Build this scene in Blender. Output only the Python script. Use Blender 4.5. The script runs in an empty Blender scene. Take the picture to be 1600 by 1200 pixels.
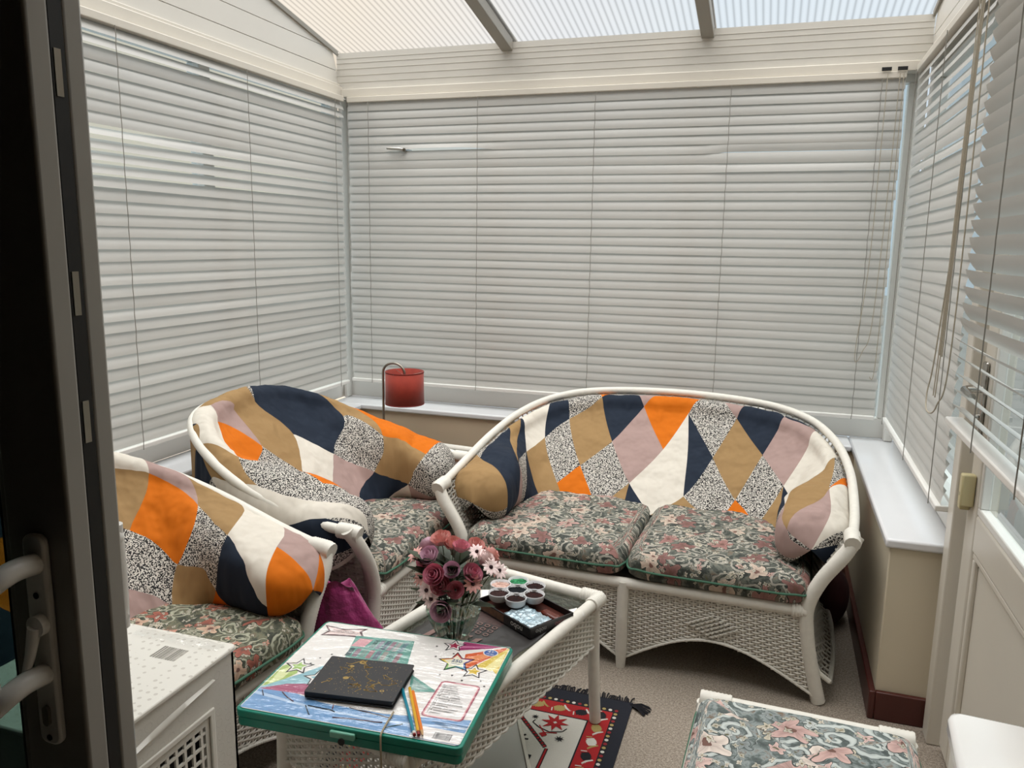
# conservatory with wicker seating
SKY=.80; ZEN=6.6; SLAT_T=.12; POLY_T=.93
import bpy, math, random
import numpy as np
from mathutils import Vector, Matrix, noise
R_=random.Random(7)
S=bpy.context.scene; COL=S.collection
rad=math.radians
# ------------------------------------------------------------------ camera
cam=bpy.data.cameras.new('camera'); co=bpy.data.objects.new('camera',cam); COL.objects.link(co)
cam.sensor_fit='HORIZONTAL'; cam.sensor_width=36; cam.lens=1240*36/1600; cam.clip_start=.02
def cam_axes(yaw,pitch,roll):
    cy,sy=math.cos(yaw),math.sin(yaw); cp,sp=math.cos(pitch),math.sin(pitch)
    F=Vector((-sy*cp,cy*cp,-sp)); r=Vector((cy,sy,0)); u=r.cross(F)
    cr,sr=math.cos(roll),math.sin(roll)
    return cr*r+sr*u, -sr*r+cr*u, F
r_,u_,F_=cam_axes(rad(18.127),rad(10.1175),rad(.858))
co.matrix_world=Matrix(((r_.x,u_.x,-F_.x,0),(r_.y,u_.y,-F_.y,0),(r_.z,u_.z,-F_.z,1.55),(0,0,0,1)))
S.camera=co
# ------------------------------------------------------------------ sky, exposure
S.view_settings.view_transform='Standard'; S.view_settings.look='None'; S.view_settings.gamma=1
S.view_settings.use_curve_mapping=False; S.view_settings.exposure=0.0
w=bpy.data.worlds.new('sky'); S.world=w; w.use_nodes=True; nt=w.node_tree; nt.nodes.clear()
def N(t,kind,**kw):
    n=t.nodes.new(kind)
    for k,v in kw.items():
        if k=='ins':
            for a,b in v.items(): n.inputs[a].default_value=b
        else: setattr(n,k,v)
    return n
tc=N(nt,'ShaderNodeTexCoord'); dt=N(nt,'ShaderNodeVectorMath',operation='DOT_PRODUCT')
nt.links.new(tc.outputs['Generated'],dt.inputs[0]); dt.inputs[1].default_value=(-.755,.604,.252)
rp=N(nt,'ShaderNodeValToRGB'); e=rp.color_ramp.elements
e[0].position=.70; e[0].color=(.80,.91,1.0,1); e[1].position=.93; e[1].color=(1.06,.93,.76,1)
x_=e.new(.835); x_.color=(.93,.94,.95,1)
nt.links.new(dt.outputs['Value'],rp.inputs[0])
# overcast sky: brighter overhead than near the horizon
sz=N(nt,'ShaderNodeSeparateXYZ'); nt.links.new(tc.outputs['Generated'],sz.inputs[0]); mr=N(nt,'ShaderNodeMapRange',ins={1:.42,2:.92,3:1.0,4:ZEN}); mr.interpolation_type='SMOOTHSTEP'; nt.links.new(sz.outputs[2],mr.inputs[0])
ms=N(nt,'ShaderNodeMath',operation='MULTIPLY'); ms.inputs[1].default_value=SKY; nt.links.new(mr.outputs[0],ms.inputs[0])
wm=N(nt,'ShaderNodeMix',data_type='RGBA'); mw=N(nt,'ShaderNodeMapRange',ins={1:.30,2:.60,3:0.0,4:1.0}); nt.links.new(sz.outputs[2],mw.inputs[0]); nt.links.new(mw.outputs[0],wm.inputs[0]); nt.links.new(rp.outputs[0],wm.inputs[6]); wm.inputs[7].default_value=(1.0,.98,.95,1)
bg=N(nt,'ShaderNodeBackground'); nt.links.new(wm.outputs[2],bg.inputs[0]); nt.links.new(ms.outputs[0],bg.inputs[1])
ow=N(nt,'ShaderNodeOutputWorld'); nt.links.new(bg.outputs[0],ow.inputs[0])
# ------------------------------------------------------------------ helpers
def srgb(h,g=1):
    h=h.lstrip('#'); c=[int(h[i:i+2],16)/255 for i in (0,2,4)]
    return tuple((v/12.92 if v<=.04045 else ((v+.055)/1.055)**2.4)*g for v in c)+(1,)
class NT:
    """small shader-graph writer"""
    def __init__(s,name):
        s.m=bpy.data.materials.new(name); s.m.use_nodes=True; s.t=s.m.node_tree; s.t.nodes.clear()
        s.out=s.t.nodes.new('ShaderNodeOutputMaterial')
    def n(s,kind,ins=None,**kw):
        n=s.t.nodes.new('ShaderNode'+kind)
        for k,v in kw.items(): setattr(n,k,v)
        for k,v in (ins or {}).items():
            if isinstance(v,bpy.types.NodeSocket): s.t.links.new(v,n.inputs[k])
            else: n.inputs[k].default_value=v
        return n
    def math(s,op,a,b=0.0,c=None):
        n=s.n('Math',{0:a,1:b},operation=op)
        if c is not None:
            if isinstance(c,bpy.types.NodeSocket): s.t.links.new(c,n.inputs[2])
            else: n.inputs[2].default_value=c
        return n.outputs[0]
    def mix(s,f,a,b):
        n=s.n('Mix',data_type='RGBA')
        for i,v in ((0,f),(6,a),(7,b)):
            if isinstance(v,bpy.types.NodeSocket): s.t.links.new(v,n.inputs[i])
            else: n.inputs[i].default_value=v
        return n.outputs[2]
    def uv(s): return s.n('TexCoord').outputs['UV']
    def obj(s): return s.n('TexCoord').outputs['Object']
    def noise(s,vec,scale,detail=2,rough=.5,out='Fac'):
        return s.n('TexNoise',{'Vector':vec,'Scale':scale,'Detail':detail,'Roughness':rough}).outputs[out]
    def ramp(s,f,stops,interp='LINEAR'):
        n=s.n('ValToRGB',{0:f}); r=n.color_ramp; r.interpolation=interp
        while len(r.elements)>1: r.elements.remove(r.elements[-1])
        r.elements[0].position=stops[0][0]; r.elements[0].color=stops[0][1]
        for p,c in stops[1:]:
            q=r.elements.new(p); q.color=c
        return n
    def bsdf(s,col,rough=.5,bump=None,bs=.3,bd=.002,**ins):
        d={'Base Color':col,'Roughness':rough}; d.update({k.replace('_',' '):v for k,v in ins.items()})
        b=s.n('BsdfPrincipled',d)
        if bump is not None:
            bn=s.n('Bump',{'Height':bump,'Strength':bs,'Distance':bd}); s.t.links.new(bn.outputs[0],b.inputs['Normal'])
        s.t.links.new(b.outputs[0],s.out.inputs[0]); return b
def plain(name,col,rough=.5,var=.06,scale=30,bs=.1,**ins):
    g=NT(name); c=srgb(col) if isinstance(col,str) else col
    v=g.noise(g.obj(),scale,3)
    dark=tuple(x*(1-var*2) for x in c[:3])+(1,)
    g.bsdf(g.mix(v,dark,c),rough,bump=v,bs=bs,**ins); return g.m
class MB:
    def __init__(s): s.v=[];s.f=[];s.mi=[];s.u={}
    def add(s,vs,fs,m=0,uv=None):
        o=len(s.v); s.v+= [tuple(p) for p in vs]
        for k in fs: s.f.append(tuple(o+i for i in k)); s.mi.append(m)
        if uv: 
            for i,q in enumerate(uv): s.u[o+i]=q
        return s
    def box(s,a,b,m=0,rot=0,ctr=None):
        x0,y0,z0=a;x1,y1,z1=b
        P=[(x0,y0,z0),(x1,y0,z0),(x1,y1,z0),(x0,y1,z0),(x0,y0,z1),(x1,y0,z1),(x1,y1,z1),(x0,y1,z1)]
        if rot:
            cx,cy=ctr or ((x0+x1)/2,(y0+y1)/2); c,q=math.cos(rot),math.sin(rot)
            P=[(cx+c*(x-cx)-q*(y-cy),cy+q*(x-cx)+c*(y-cy),z) for x,y,z in P]
        return s.add(P,[(0,3,2,1),(4,5,6,7),(0,1,5,4),(1,2,6,5),(2,3,7,6),(3,0,4,7)],m)
    def tube(s,P,r,n=10,m=0,caps=True,closed=False):
        P=[Vector(p) for p in P]; k=len(P); rr=r if callable(r) else (lambda i:r)
        T=[]
        for i in range(k):
            a=P[i-1] if (i or closed) else P[i]; b=P[(i+1)%k] if (i<k-1 or closed) else P[i]
            T.append((b-a).normalized() if (b-a).length>1e-9 else Vector((0,0,1)))
        up=Vector((0,0,1)) if abs(T[0].z)<.9 else Vector((1,0,0))
        nr=(up-T[0]*up.dot(T[0])).normalized(); V=[];F=[]
        for i in range(k):
            nr=(nr-T[i]*nr.dot(T[i])); nr=nr.normalized() if nr.length>1e-6 else T[i].orthogonal().normalized()
            bt=T[i].cross(nr)
            for j in range(n):
                a=2*math.pi*j/n; V.append(P[i]+(nr*math.cos(a)+bt*math.sin(a))*rr(i))
        for i in range(k if closed else k-1):
            for j in range(n):
                i2=(i+1)%k; F.append((i*n+j,i*n+(j+1)%n,i2*n+(j+1)%n,i2*n+j))
        if caps and not closed: F.append(tuple(range(n))[::-1]); F.append(tuple((k-1)*n+j for j in range(n)))
        return s.add(V,F,m)
    def lathe(s,prof,n=24,c=(0,0,0),m=0,mod=None,caps=False):
        V=[];F=[];k=len(prof)
        for i,(r,z) in enumerate(prof):
            for j in range(n):
                a=2*math.pi*j/n; q=r*(mod(a,i) if mod else 1); V.append((c[0]+q*math.cos(a),c[1]+q*math.sin(a),c[2]+z))
        for i in range(k-1):
            for j in range(n): F.append((i*n+j,i*n+(j+1)%n,(i+1)*n+(j+1)%n,(i+1)*n+j))
        if caps: F.append(tuple(range(n))[::-1]); F.append(tuple((k-1)*n+j for j in range(n)))
        return s.add(V,F,m)
    def grid(s,G,m=0,UV=None,wrap=False):
        a=len(G);b=len(G[0]); V=[p for r in G for p in r]; F=[]
        for i in range(a-1):
            for j in range(b-1): F.append((i*b+j,(i+1)*b+j,(i+1)*b+j+1,i*b+j+1))
            if wrap: F.append((i*b+b-1,(i+1)*b+b-1,(i+1)*b,i*b))
        return s.add(V,F,m,[q for r in UV for q in r] if UV else None)
    def prism(s,poly,z0,z1,m=0,xf=None):
        n=len(poly); V=[(x,y,z0) for x,y in poly]+[(x,y,z1) for x,y in poly]
        if xf: V=[xf(*p) for p in V]
        return s.add(V,[tuple(range(n))[::-1],tuple(range(n,2*n))]+[(i,(i+1)%n,n+(i+1)%n,n+i) for i in range(n)],m)
    def build(s,name,mat,parent=None,smooth=True,bevel=0,sub=0,angle=40,thick=0):
        me=bpy.data.meshes.new(name); me.from_pydata(s.v,[],s.f); 
        mats=mat if isinstance(mat,(list,tuple)) else [mat]
        for q in mats: me.materials.append(q)
        if len(mats)>1: me.polygons.foreach_set('material_index',s.mi)
        if s.u:
            ul=me.uv_layers.new(name='UVMap'); ar=np.zeros(len(me.loops)*2)
            for L in me.loops:
                q=s.u.get(L.vertex_index,(0,0)); ar[2*L.index]=q[0]; ar[2*L.index+1]=q[1]
            ul.data.foreach_set('uv',ar)
        me.validate(); me.update()
        o=bpy.data.objects.new(name,me); COL.objects.link(o)
        if parent is not None: o.parent=parent
        if thick:
            k=o.modifiers.new('solid','SOLIDIFY'); k.thickness=thick; k.offset=0
        if bevel:
            k=o.modifiers.new('bev','BEVEL'); k.width=bevel; k.segments=2; k.limit_method='ANGLE'; k.angle_limit=rad(40)
        if sub:
            k=o.modifiers.new('sub','SUBSURF'); k.levels=sub; k.render_levels=sub
        if smooth:
            me.polygons.foreach_set('use_smooth',[True]*len(me.polygons))
            try: me.set_sharp_from_angle(angle=rad(angle))
            except Exception: pass
        return o
def tag(o,label=None,cat=None,group=None,kind=None):
    if label: o['label']=label
    if cat: o['category']=cat
    if group: o['group']=group
    if kind: o['kind']=kind
    return o
def thing(name,label,cat,loc=(0,0,0),rot=0,group=None):
    o=bpy.data.objects.new(name,None); o.empty_display_size=.05; COL.objects.link(o); o.location=loc; o.rotation_euler=(0,0,rot)
    return tag(o,label,cat,group)
def struct(name,mb,mat,parent=None,**k):
    o=mb.build(name,mat,parent,**k)
    if parent is None: o['kind']='structure'
    return o
def text_mesh(name,s,size,mat,parent,loc,rot=(0,0,0),align='CENTER',sx=1.0,label=None):
    cu=bpy.data.curves.new(name,'FONT'); cu.body=s; cu.size=size; cu.align_x=align; cu.align_y='CENTER'; cu.resolution_u=3; cu.space_line=1.0
    t=bpy.data.objects.new(name,cu); COL.objects.link(t)
    bpy.context.view_layer.update()
    me=bpy.data.meshes.new_from_object(t.evaluated_get(bpy.context.evaluated_depsgraph_get()))
    bpy.data.objects.remove(t); 
    me.materials.clear(); me.materials.append(mat); me.name=name
    o=bpy.data.objects.new(name,me); COL.objects.link(o); o.parent=parent; o.location=loc; o.rotation_euler=rot; o.scale=(sx,1,1)
    return o
#GEO
import math
def catmull(P,n=8,closed=False):
    out=[]; N=len(P); rng=N if closed else N-1
    for i in range(rng):
        g=(lambda k:P[k%N]) if closed else (lambda k:P[min(max(k,0),N-1)])
        a,b,c,d=g(i-1),g(i),g(i+1),g(i+2)
        for k in range(n):
            t=k/n
            out.append(tuple(.5*(2*b[j]+(c[j]-a[j])*t+(2*a[j]-5*b[j]+4*c[j]-d[j])*t*t+(3*b[j]-a[j]-3*c[j]+d[j])*t**3) for j in range(len(b))))
    if not closed: out.append(tuple(P[-1]))
    return out
def resample(P,n):
    L=[0]
    for a,b in zip(P,P[1:]): L.append(L[-1]+math.dist(a[:3],b[:3]))
    out=[];k=0
    for i in range(n):
        s=L[-1]*i/(n-1)
        while k<len(L)-2 and L[k+1]<s: k+=1
        t=(s-L[k])/max(L[k+1]-L[k],1e-9); t=min(max(t,0),1)
        out.append(tuple(P[k][j]*(1-t)+P[k+1][j]*t for j in range(len(P[0]))))
    return out
def rail_pts(hw,dep=1,hs=1,tb=.42):
    """the U shaped top rail (x,y,z) with the foot of the padding's inner face (x,y) alongside"""
    R=[(hw+.12,-.50,.60),(hw+.135,-.28,.63),(hw+.125,0,.70),(hw+.07,.22,.768),(hw*.93,.39,.82),(hw*.60,.48,.855),(0,.51,.87)]
    R=[(x,(y+.5)*dep-.5,.6+(z-.6)*hs) for x,y,z in R]
    by=R[-1][1]-tb; h2=hw-.17
    B=[(hw-.13,-.50),(hw-.125,-.5+(by+.5)*.4),(hw-.13,-.5+(by+.5)*.72),(h2,by-.05),(h2*.82,by-.01),(h2*.5,by),(0,by)]
    R=[r+q for r,q in zip(R,B)]
    full=[(-x,y,z,-p,q) for x,y,z,p,q in R]+R[::-1][1:]
    return catmull(full,10)
def smooth(a,b,x):
    t=min(max((x-a)/(b-a),0),1); return t*t*(3-2*t)
def cover_grid(hw,dep=1,hs=1,ns=90,nt=30,seat=.445,inset=.03,over=0.0,tb=.42,bi=.03,au=.03,wrap=0.0,capl=.15,warm=0.0):
    """patchwork roll: rows along the rail (s), columns over the section (t: 0 outer-bottom .. 1 inner-bottom)"""
    P=rail_pts(hw,dep,hs,tb)
    if inset<0:
        def ext(a,b):
            l=math.dist(a[:3],b[:3]); return tuple(a[k]+(a[k]-b[k])/l*(-inset) for k in range(5))
        P=[ext(P[0],P[3])]+P+[ext(P[-1],P[-4])]
    if inset>0:                      # start a little way in from the tips
        Q=resample(P,401); tot=sum(math.dist(Q[i][:3],Q[i+1][:3]) for i in range(400)); k=int(round(inset/tot*400)); P=Q[k:401-k]
    ins=0.0
    R=resample(P,ns+1); G=[]
    L=sum(math.dist(R[i][:3],R[i+1][:3]) for i in range(ns))
    for i in range(ns+1):
        s=i/ns; x,y,z,bx,by=R[i]
        W=math.hypot(bx-x,by-y); nx,ny=(bx-x)/W,(by-y)/W
        dist=min(s,1-s)*L
        e=min(max((dist-ins)/capl,0),1); cap=math.sqrt(max(1-(1-e)**2,0.0)); cap=max(cap,.02)
        back=smooth(.28,.85,dist)
        top=z+au*(1-back)+over*back
        T=W; zc=(seat-.012+top)/2; hz=(top-seat+.012)/2
        row=[]
        for j in range(nt+1):
            t=j/nt
            ph=math.radians(235-290*t); cx=math.cos(ph); sx=math.sin(ph)
            pw=.66 if (warm>0 and cx<0) else .75; oa=.0+T/2+T/2*math.copysign(abs(cx)**pw,cx); za=zc+hz*math.copysign(abs(sx)**pw,sx)
            w=.10
            if t<.25:
                k=t/.25; ob=.0; zb=seat+(top-.05-seat)*k
            elif t<.45:
                k=(t-.25)/.20; an=math.pi*(1-k); ob=w/2+w/2*math.cos(an); zb=top-.05+.05*math.sin(an)
            else:
                k=(t-.45)/.55
                ob=w+(W-w)*k**1.25+bi*math.sin(math.pi*k)
                zb=top-.05-(top-.05-seat+.02)*k
            off=oa*(1-back)+ob*back; zz=za*(1-back)+zb*back
            off-=(wrap*back+warm*(1-back))*(1-smooth(.40,.75,t))*cap
            mid=T/2; off=mid+(off-mid)*cap; zz=zc+(zz-zc)*cap
            row.append((x+nx*off,y+ny*off,zz))
        G.append(row)
    return G,L
#/GEO
# ------------------------------------------------------------------ materials
WHITE='#dcd9d2'
M={}
M['upvc']=plain('white_upvc','#e6e4df',.32,.02,6,.02)
M['upvc_cream']=plain('cream_upvc','#d8d2c6',.36,.04,5,.02)
M['board']=plain('cream_cladding','#dbd7ce',.4,.03,4,.02)
M['beam']=plain('beam_upvc','#d0ccc3',.42,.05,9,.05)
M['rafter']=plain('painted_rafter','#8f8a80',.45,.03,9,.03)
M['wall_paint']=plain('beige_wall_paint','#c3b199',.75,.05,3,.05)
M['wall_paint_light']=plain('cream_wall_paint','#cfc4ad',.7,.05,3,.05)
M['skirting']=plain('mahogany_skirting','#4e211b',.35,.12,14,.1)
M['sill']=plain('white_gloss_sill','#d9d9db',.16,.02,12,.02)
M['cane']=plain('white_painted_cane','#e4e0d6',.48,.09,45,.25)
M['weave']=plain('white_painted_wicker','#dedad0',.55,.12,70,.3)
M['black']=plain('black_rubber','#0b0b0a',.6,.1,30)
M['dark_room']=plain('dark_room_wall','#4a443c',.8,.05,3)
M['cord']=plain('cream_cord','#b3aa98',.8,.1,200)
M['cordgrey']=plain('grey_cord','#8f8c84',.8,.1,200)
M['steel']=plain('brushed_nickel','#9a948a',.32,.05,80,.05,Metallic=.9)
M['chrome']=plain('satin_chrome','#b5b2ac',.22,.03,60,.03,Metallic=1.0)
M['plastic']=plain('white_plastic','#e6e3da',.3,.02,8,.03)
M['black_plastic']=plain('black_plastic','#141313',.35,.1,30)
M['paper']=plain('white_paper','#e9e6e2',.6,.02,30,.05)
M['piping']=plain('green_piping','#3f6b55',.7,.1,200,.3)
def g_slat():
    g=NT('blind_slat'); c=srgb('#cac8c3'); v=g.noise(g.obj(),3,2)
    b=g.n('BsdfPrincipled',{'Base Color':g.mix(v,srgb('#c2c0bb'),c),'Roughness':.38}); t=g.n('BsdfTranslucent',{'Color':srgb('#dcdcd8')})
    m=g.n('MixShader',{0:SLAT_T,1:b.outputs[0],2:t.outputs[0]}); g.t.links.new(m.outputs[0],g.out.inputs[0]); return g.m
M['slat']=g_slat()
def g_glass(name,col=(1,1,1,1),f=.12):
    g=NT(name); t=g.n('BsdfTransparent',{'Color':col}); s=g.n('BsdfGlossy',{'Color':(1,1,1,1),'Roughness':.02})
    fr=g.n('Fresnel',{'IOR':1.45}); bf=g.n('NewGeometry').outputs['Backfacing']; ff=g.math('MULTIPLY',fr.outputs[0],g.math('SUBTRACT',1.0,bf)); m=g.n('MixShader',{0:ff,1:t.outputs[0],2:s.outputs[0]}); g.t.links.new(m.outputs[0],g.out.inputs[0]); return g.m
M['glass']=g_glass('window_glass',(.84,.89,.90,1))
M['table_glass']=g_glass('table_glass',(.80,.86,.83,1))
def g_poly():
    g=NT('fluted_polycarbonate'); sp=g.n('SeparateXYZ',{0:g.obj()})
    a=g.math('SINE',g.math('MULTIPLY',sp.outputs[0],2*math.pi/.032)); k=g.ramp(g.math('ADD',g.math('MULTIPLY',a,.5),.5),[(0,(.70,.70,.70,1)),(.35,(.93,.93,.93,1)),(1,(1,1,1,1))])
    n=g.noise(g.obj(),1.6,4); col=g.mix(n,(.90,.93,.97,1),(1,.99,.97,1)); c=g.n('VectorMath',{0:k.outputs[0],1:col},operation='MULTIPLY').outputs[0]
    t=g.n('BsdfTranslucent',{'Color':c}); tr=g.n('BsdfTransparent',{'Color':c}); m=g.n('MixShader',{0:POLY_T,1:t.outputs[0],2:tr.outputs[0]})
    g.t.links.new(m.outputs[0],g.out.inputs[0]); return g.m
M['poly']=g_poly()
def g_carpet():
    g=NT('beige_carpet'); o=g.obj(); a=g.noise(o,420,2,.7); b=g.noise(o,140,2); f=g.math('ADD',g.math('MULTIPLY',a,.7),g.math('MULTIPLY',b,.3))
    r=g.ramp(f,[(.36,srgb('#5f5448')),(.5,srgb('#93877a')),(.62,srgb('#bfb4a6'))]); g.bsdf(r.outputs[0],.95,bump=a,bs=.6,bd=.004); return g.m
M['carpet']=g_carpet()
PAL={'N':srgb('#1f2836'),'O':srgb('#cb690c'),'T':srgb('#997b53'),'W':srgb('#d3ccc0'),'M':srgb('#a48b85'),'S':(0,0,0,0)}
def g_patch(name,table,i0,i1,j0,j1):
    g=NT(name); uv=g.uv(); sp=g.n('SeparateXYZ',{0:uv}); U,V=sp.outputs[0],sp.outputs[1]
    fi,fj=g.math('FLOOR',U),g.math('FLOOR',V); n=i1-i0+1
    pos=g.math('DIVIDE',g.math('ADD',fi,.5-i0),n)
    half=g.math('GREATER_THAN',g.math('ADD',g.math('FRACT',U),g.math('FRACT',V)),1.0)
    col=None; alp=None
    for j in range(j0,j1+1):
        row=[table.get((i,j),'TSMWNO'[(i*3+j*5)%6]) for i in range(i0,i1+1)]
        def rmp(k): return g.ramp(pos,[(q/n,PAL[c[min(k,len(c)-1)]]) for q,c in enumerate(row)],'CONSTANT')
        A=rmp(0); c,a=A.outputs[0],A.outputs[1]
        if any(len(c_)>1 for c_ in row):
            B=rmp(1); c=g.mix(half,c,B.outputs[0]); a=g.math('ADD',g.math('MULTIPLY',a,g.math('SUBTRACT',1.0,half)),g.math('MULTIPLY',B.outputs[1],half))
        if col is None: col,alp=c,a
        else:
            sel=g.math('GREATER_THAN',V,float(j)); col=g.mix(sel,col,c); alp=g.math('ADD',g.math('MULTIPLY',alp,g.math('SUBTRACT',1.0,sel)),g.math('MULTIPLY',a,sel))
    o=g.obj(); w=g.noise(o,60,2); vo=g.n('TexVoronoi',{'Vector':o,'Scale':150.0}); sk=g.noise(g.n('VectorMath',{0:o,1:(1,1,1.15)},operation='MULTIPLY').outputs[0],215,1.5,.6)
    sp_=g.ramp(sk,[(.472,srgb('#1a191c')),(.492,srgb('#77736f')),(.525,srgb('#cfcac1'))],'LINEAR')
    shade=g.mix(w,(.93,.93,.93,1),(1,1,1,1)); base=g.n('VectorMath',{0:g.mix(alp,sp_.outputs[0],col),1:shade},operation='MULTIPLY').outputs[0]
    st=g.n('VectorMath',{0:o,1:(1,1,.35)},operation='MULTIPLY').outputs[0]
    wr=g.noise(st,11,2,.45); g2=g.math('ADD',wr,g.math('MULTIPLY',g.noise(o,900,1),.012))
    g.bsdf(base,.82,bump=g2,bs=.75,bd=.045,Specular_IOR_Level=.2); return g.m
def g_floral(name,dark='#363b35',mid='#686b62',light='#9d998e',pinks=('#9a716a','#b5938a','#c2b09f','#825d57'),k=1.0):
    g=NT(name); uv=g.uv(); 
    dn=g.noise(uv,9,3,.6,'Color'); wob=g.n('VectorMath',{0:dn,1:(.085,.085,0)},operation='MULTIPLY').outputs[0]
    p=g.n('VectorMath',{0:uv,1:wob},operation='ADD').outputs[0]
    col=g.ramp(g.noise(p,26,4,.65),[(.34,srgb(dark,.55)),(.46,srgb(dark)),(.56,srgb(mid)),(.66,srgb('#6d5b4a'))]).outputs[0]
    # scrolling acanthus leaves: rings around scattered centres
    def cells(scale,off,rnd=1.0):
        q=g.n('VectorMath',{0:p,1:off},operation='ADD').outputs[0]
        v=g.n('TexVoronoi',{'Vector':q,'Scale':scale,'Randomness':rnd},voronoi_dimensions='2D'); 
        d=g.n('VectorMath',{0:q,1:v.outputs['Position']},operation='SUBTRACT').outputs[0]; s=g.n('SeparateXYZ',{0:d})
        ang=g.math('ARCTAN2',s.outputs[1],s.outputs[0]); return v,g.math('MULTIPLY',v.outputs['Distance'],1.0),ang,g.n('SeparateColor',{0:v.outputs['Color']})
    v,d,ang,cc=cells(13*k,(.3,.7,0))
    spir=g.math('SINE',g.math('ADD',g.math('MULTIPLY',d,26),g.math('MULTIPLY',ang,1.0)))
    m=g.math('MULTIPLY',g.math('GREATER_THAN',spir,.0),g.math('LESS_THAN',d,.52))
    sh=g.mix(g.math('MULTIPLY',g.math('ADD',spir,0),1.0),srgb(mid),srgb(light)); col=g.mix(m,col,sh)
    ed=g.math('MULTIPLY',g.math('LESS_THAN',g.math('ABSOLUTE',spir),.16),g.math('LESS_THAN',d,.52)); col=g.mix(ed,col,srgb(dark,.5))
    def flowers(col,scale,off,rad_,petals,keep,cols,core):
        v,d,ang,cc=cells(scale,off)
        pr=g.math('MULTIPLY',g.math('ADD',.74,g.math('MULTIPLY',.26,g.math('COSINE',g.math('ADD',g.math('MULTIPLY',ang,float(petals)),g.math('MULTIPLY',cc.outputs[0],6.0))))),rad_)
        inside=g.math('MULTIPLY',g.math('LESS_THAN',d,pr),g.math('GREATER_THAN',cc.outputs[1],keep))
        rim=g.math('MULTIPLY',g.math('LESS_THAN',d,g.math('ADD',pr,.035)),g.math('GREATER_THAN',cc.outputs[1],keep))
        q=g.math('DIVIDE',d,pr); n=len(cols)
        hue=g.ramp(cc.outputs[2],[(i/n,srgb(c)) for i,c in enumerate(cols)],'CONSTANT').outputs[0]
        st=g.math('ADD',g.math('MULTIPLY',g.math('SINE',g.math('MULTIPLY',ang,float(petals*3))),.12),q)
        body=g.mix(g.math('MULTIPLY',st,1.0),g.n('VectorMath',{0:hue,1:(.55,.5,.5)},operation='MULTIPLY').outputs[0],hue)
        col=g.mix(rim,col,srgb(dark,.45)); col=g.mix(inside,col,body)
        ctr=g.math('MULTIPLY',g.math('LESS_THAN',d,rad_*.2),g.math('GREATER_THAN',cc.outputs[1],keep)); return g.mix(ctr,col,srgb(core))
    col=flowers(col,30*k,(1.3,.2,0),.36,5,.45,(light,'#c2bba8',pinks[1],mid),'#5b5a40')
    col=flowers(col,13*k,(.1,1.9,0),.47,5,.38,pinks,'#6a4a40')
    col=flowers(col,55*k,(2.1,.9,0),.34,4,.62,('#cfc9ba','#b9b6a6'),'#70653f')
    g.bsdf(col,.8,bump=g.noise(uv,12,2),bs=.5,bd=.012); return g.m
M['floral']=g_floral('faded_floral_tapestry',k=.82)
M['floral_warm']=g_floral('warm_floral_tapestry','#3e4236','#6d6d58','#a3a490',('#b0705c','#c89480','#c9ab93','#9c5c4c'))
M['floral_grey']=g_floral('pale_floral_tapestry','#56605e','#8b9493','#bcc2be',('#c2a29b','#d1b5ad','#d9ccc1','#c9a8a0'),.62)
def ang_rot(a): return a
# ------------------------------------------------------------------ room shell
XL,XR,YB=-2.385,.585,4.14; ZH=2.37
fl=MB().grid([[(x,y,0) for y in (-2.6,YB+.2)] for x in (-2.6,.9)]); struct('floor',fl,M['carpet'],smooth=False)
SX=XR-.19
for nm,a,b,m in (('wall_back',(XL-.1,YB-.175,0),(XR+.1,YB+.1,.598),'wall_paint'),('wall_left',(XL-.1,.80,0),(XL+.175,YB-.175,.598),'wall_paint'),('wall_right',(SX+.015,2.695,0),(XR+.1,YB-.175,.598),'wall_paint_light')):
    struct(nm,MB().box(a,b),M[m],bevel=.004)
struct('baseboard_back',MB().box((XL+.175,YB-.195,0),(SX+.015,YB-.175,.1)),M['skirting'],bevel=.004)
struct('baseboard_left',MB().box((XL+.175,.82,0),(XL+.195,YB-.195,.1)),M['skirting'],bevel=.004)
bb=MB().box((SX-.005,2.675,0),(SX+.015,YB-.195,.1)).box((SX+.015,2.675,0),(XR-.02,2.695,.1)); struct('baseboard_right',bb,M['skirting'],bevel=.004)
# sills: rounded boards, mitred at the corners
def sill(nm,a,b): struct(nm,MB().box(a,b),M['sill'],bevel=.008)
sill('trim_1',(XL+.0,YB-.195,.60),(SX,YB+.02,.63)); sill('trim_2',(XL-.02,.80,.60),(XL+.195,YB-.195,.629)); sill('trim_3',(SX,2.68,.60),(XR+.02,YB+.02,.631))
# window frames behind the blinds
def window(nm,o,u,L,z0,z1,mull,inward):
    """frame in the plane through o along u (length L); inward = normal into the room"""
    root=bpy.data.objects.new(nm,None); COL.objects.link(root); root['kind']='structure'
    def bx(mb,s0,s1,za,zb,d0,d1,m=0):
        p=[o[0]+u[0]*s0+inward[0]*d0,o[1]+u[1]*s0+inward[1]*d0]; q=[o[0]+u[0]*s1+inward[0]*d1,o[1]+u[1]*s1+inward[1]*d1]
        mb.box((min(p[0],q[0]),min(p[1],q[1]),za),(max(p[0],q[0]),max(p[1],q[1]),zb),m)
    f=MB(); bx(f,0,L,z0,z0+.10,-.07,0); bx(f,0,L,z1-.08,z1,-.07,0)
    for s in mull: bx(f,s-.035,s+.035,z0+.10,z1-.08,-.07,0)
    f.build('window_frame',M['upvc'],root,bevel=.006)
    g=MB(); bx(g,.01,L-.01,z0+.05,z1-.04,-.042,-.036); g.build('pane',M['glass'],root,smooth=False)
    return root
wb=window('window_1',(XL,YB+.01),(1,0),XR-XL,.631,ZH,(.035,.95,1.95,2.935),(0,-1))
wl=window('window_2',(XL-.01,.80),(0,1),YB-.80,.630,ZH,(.035,1.1,2.2,3.27),(1,0))
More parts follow.
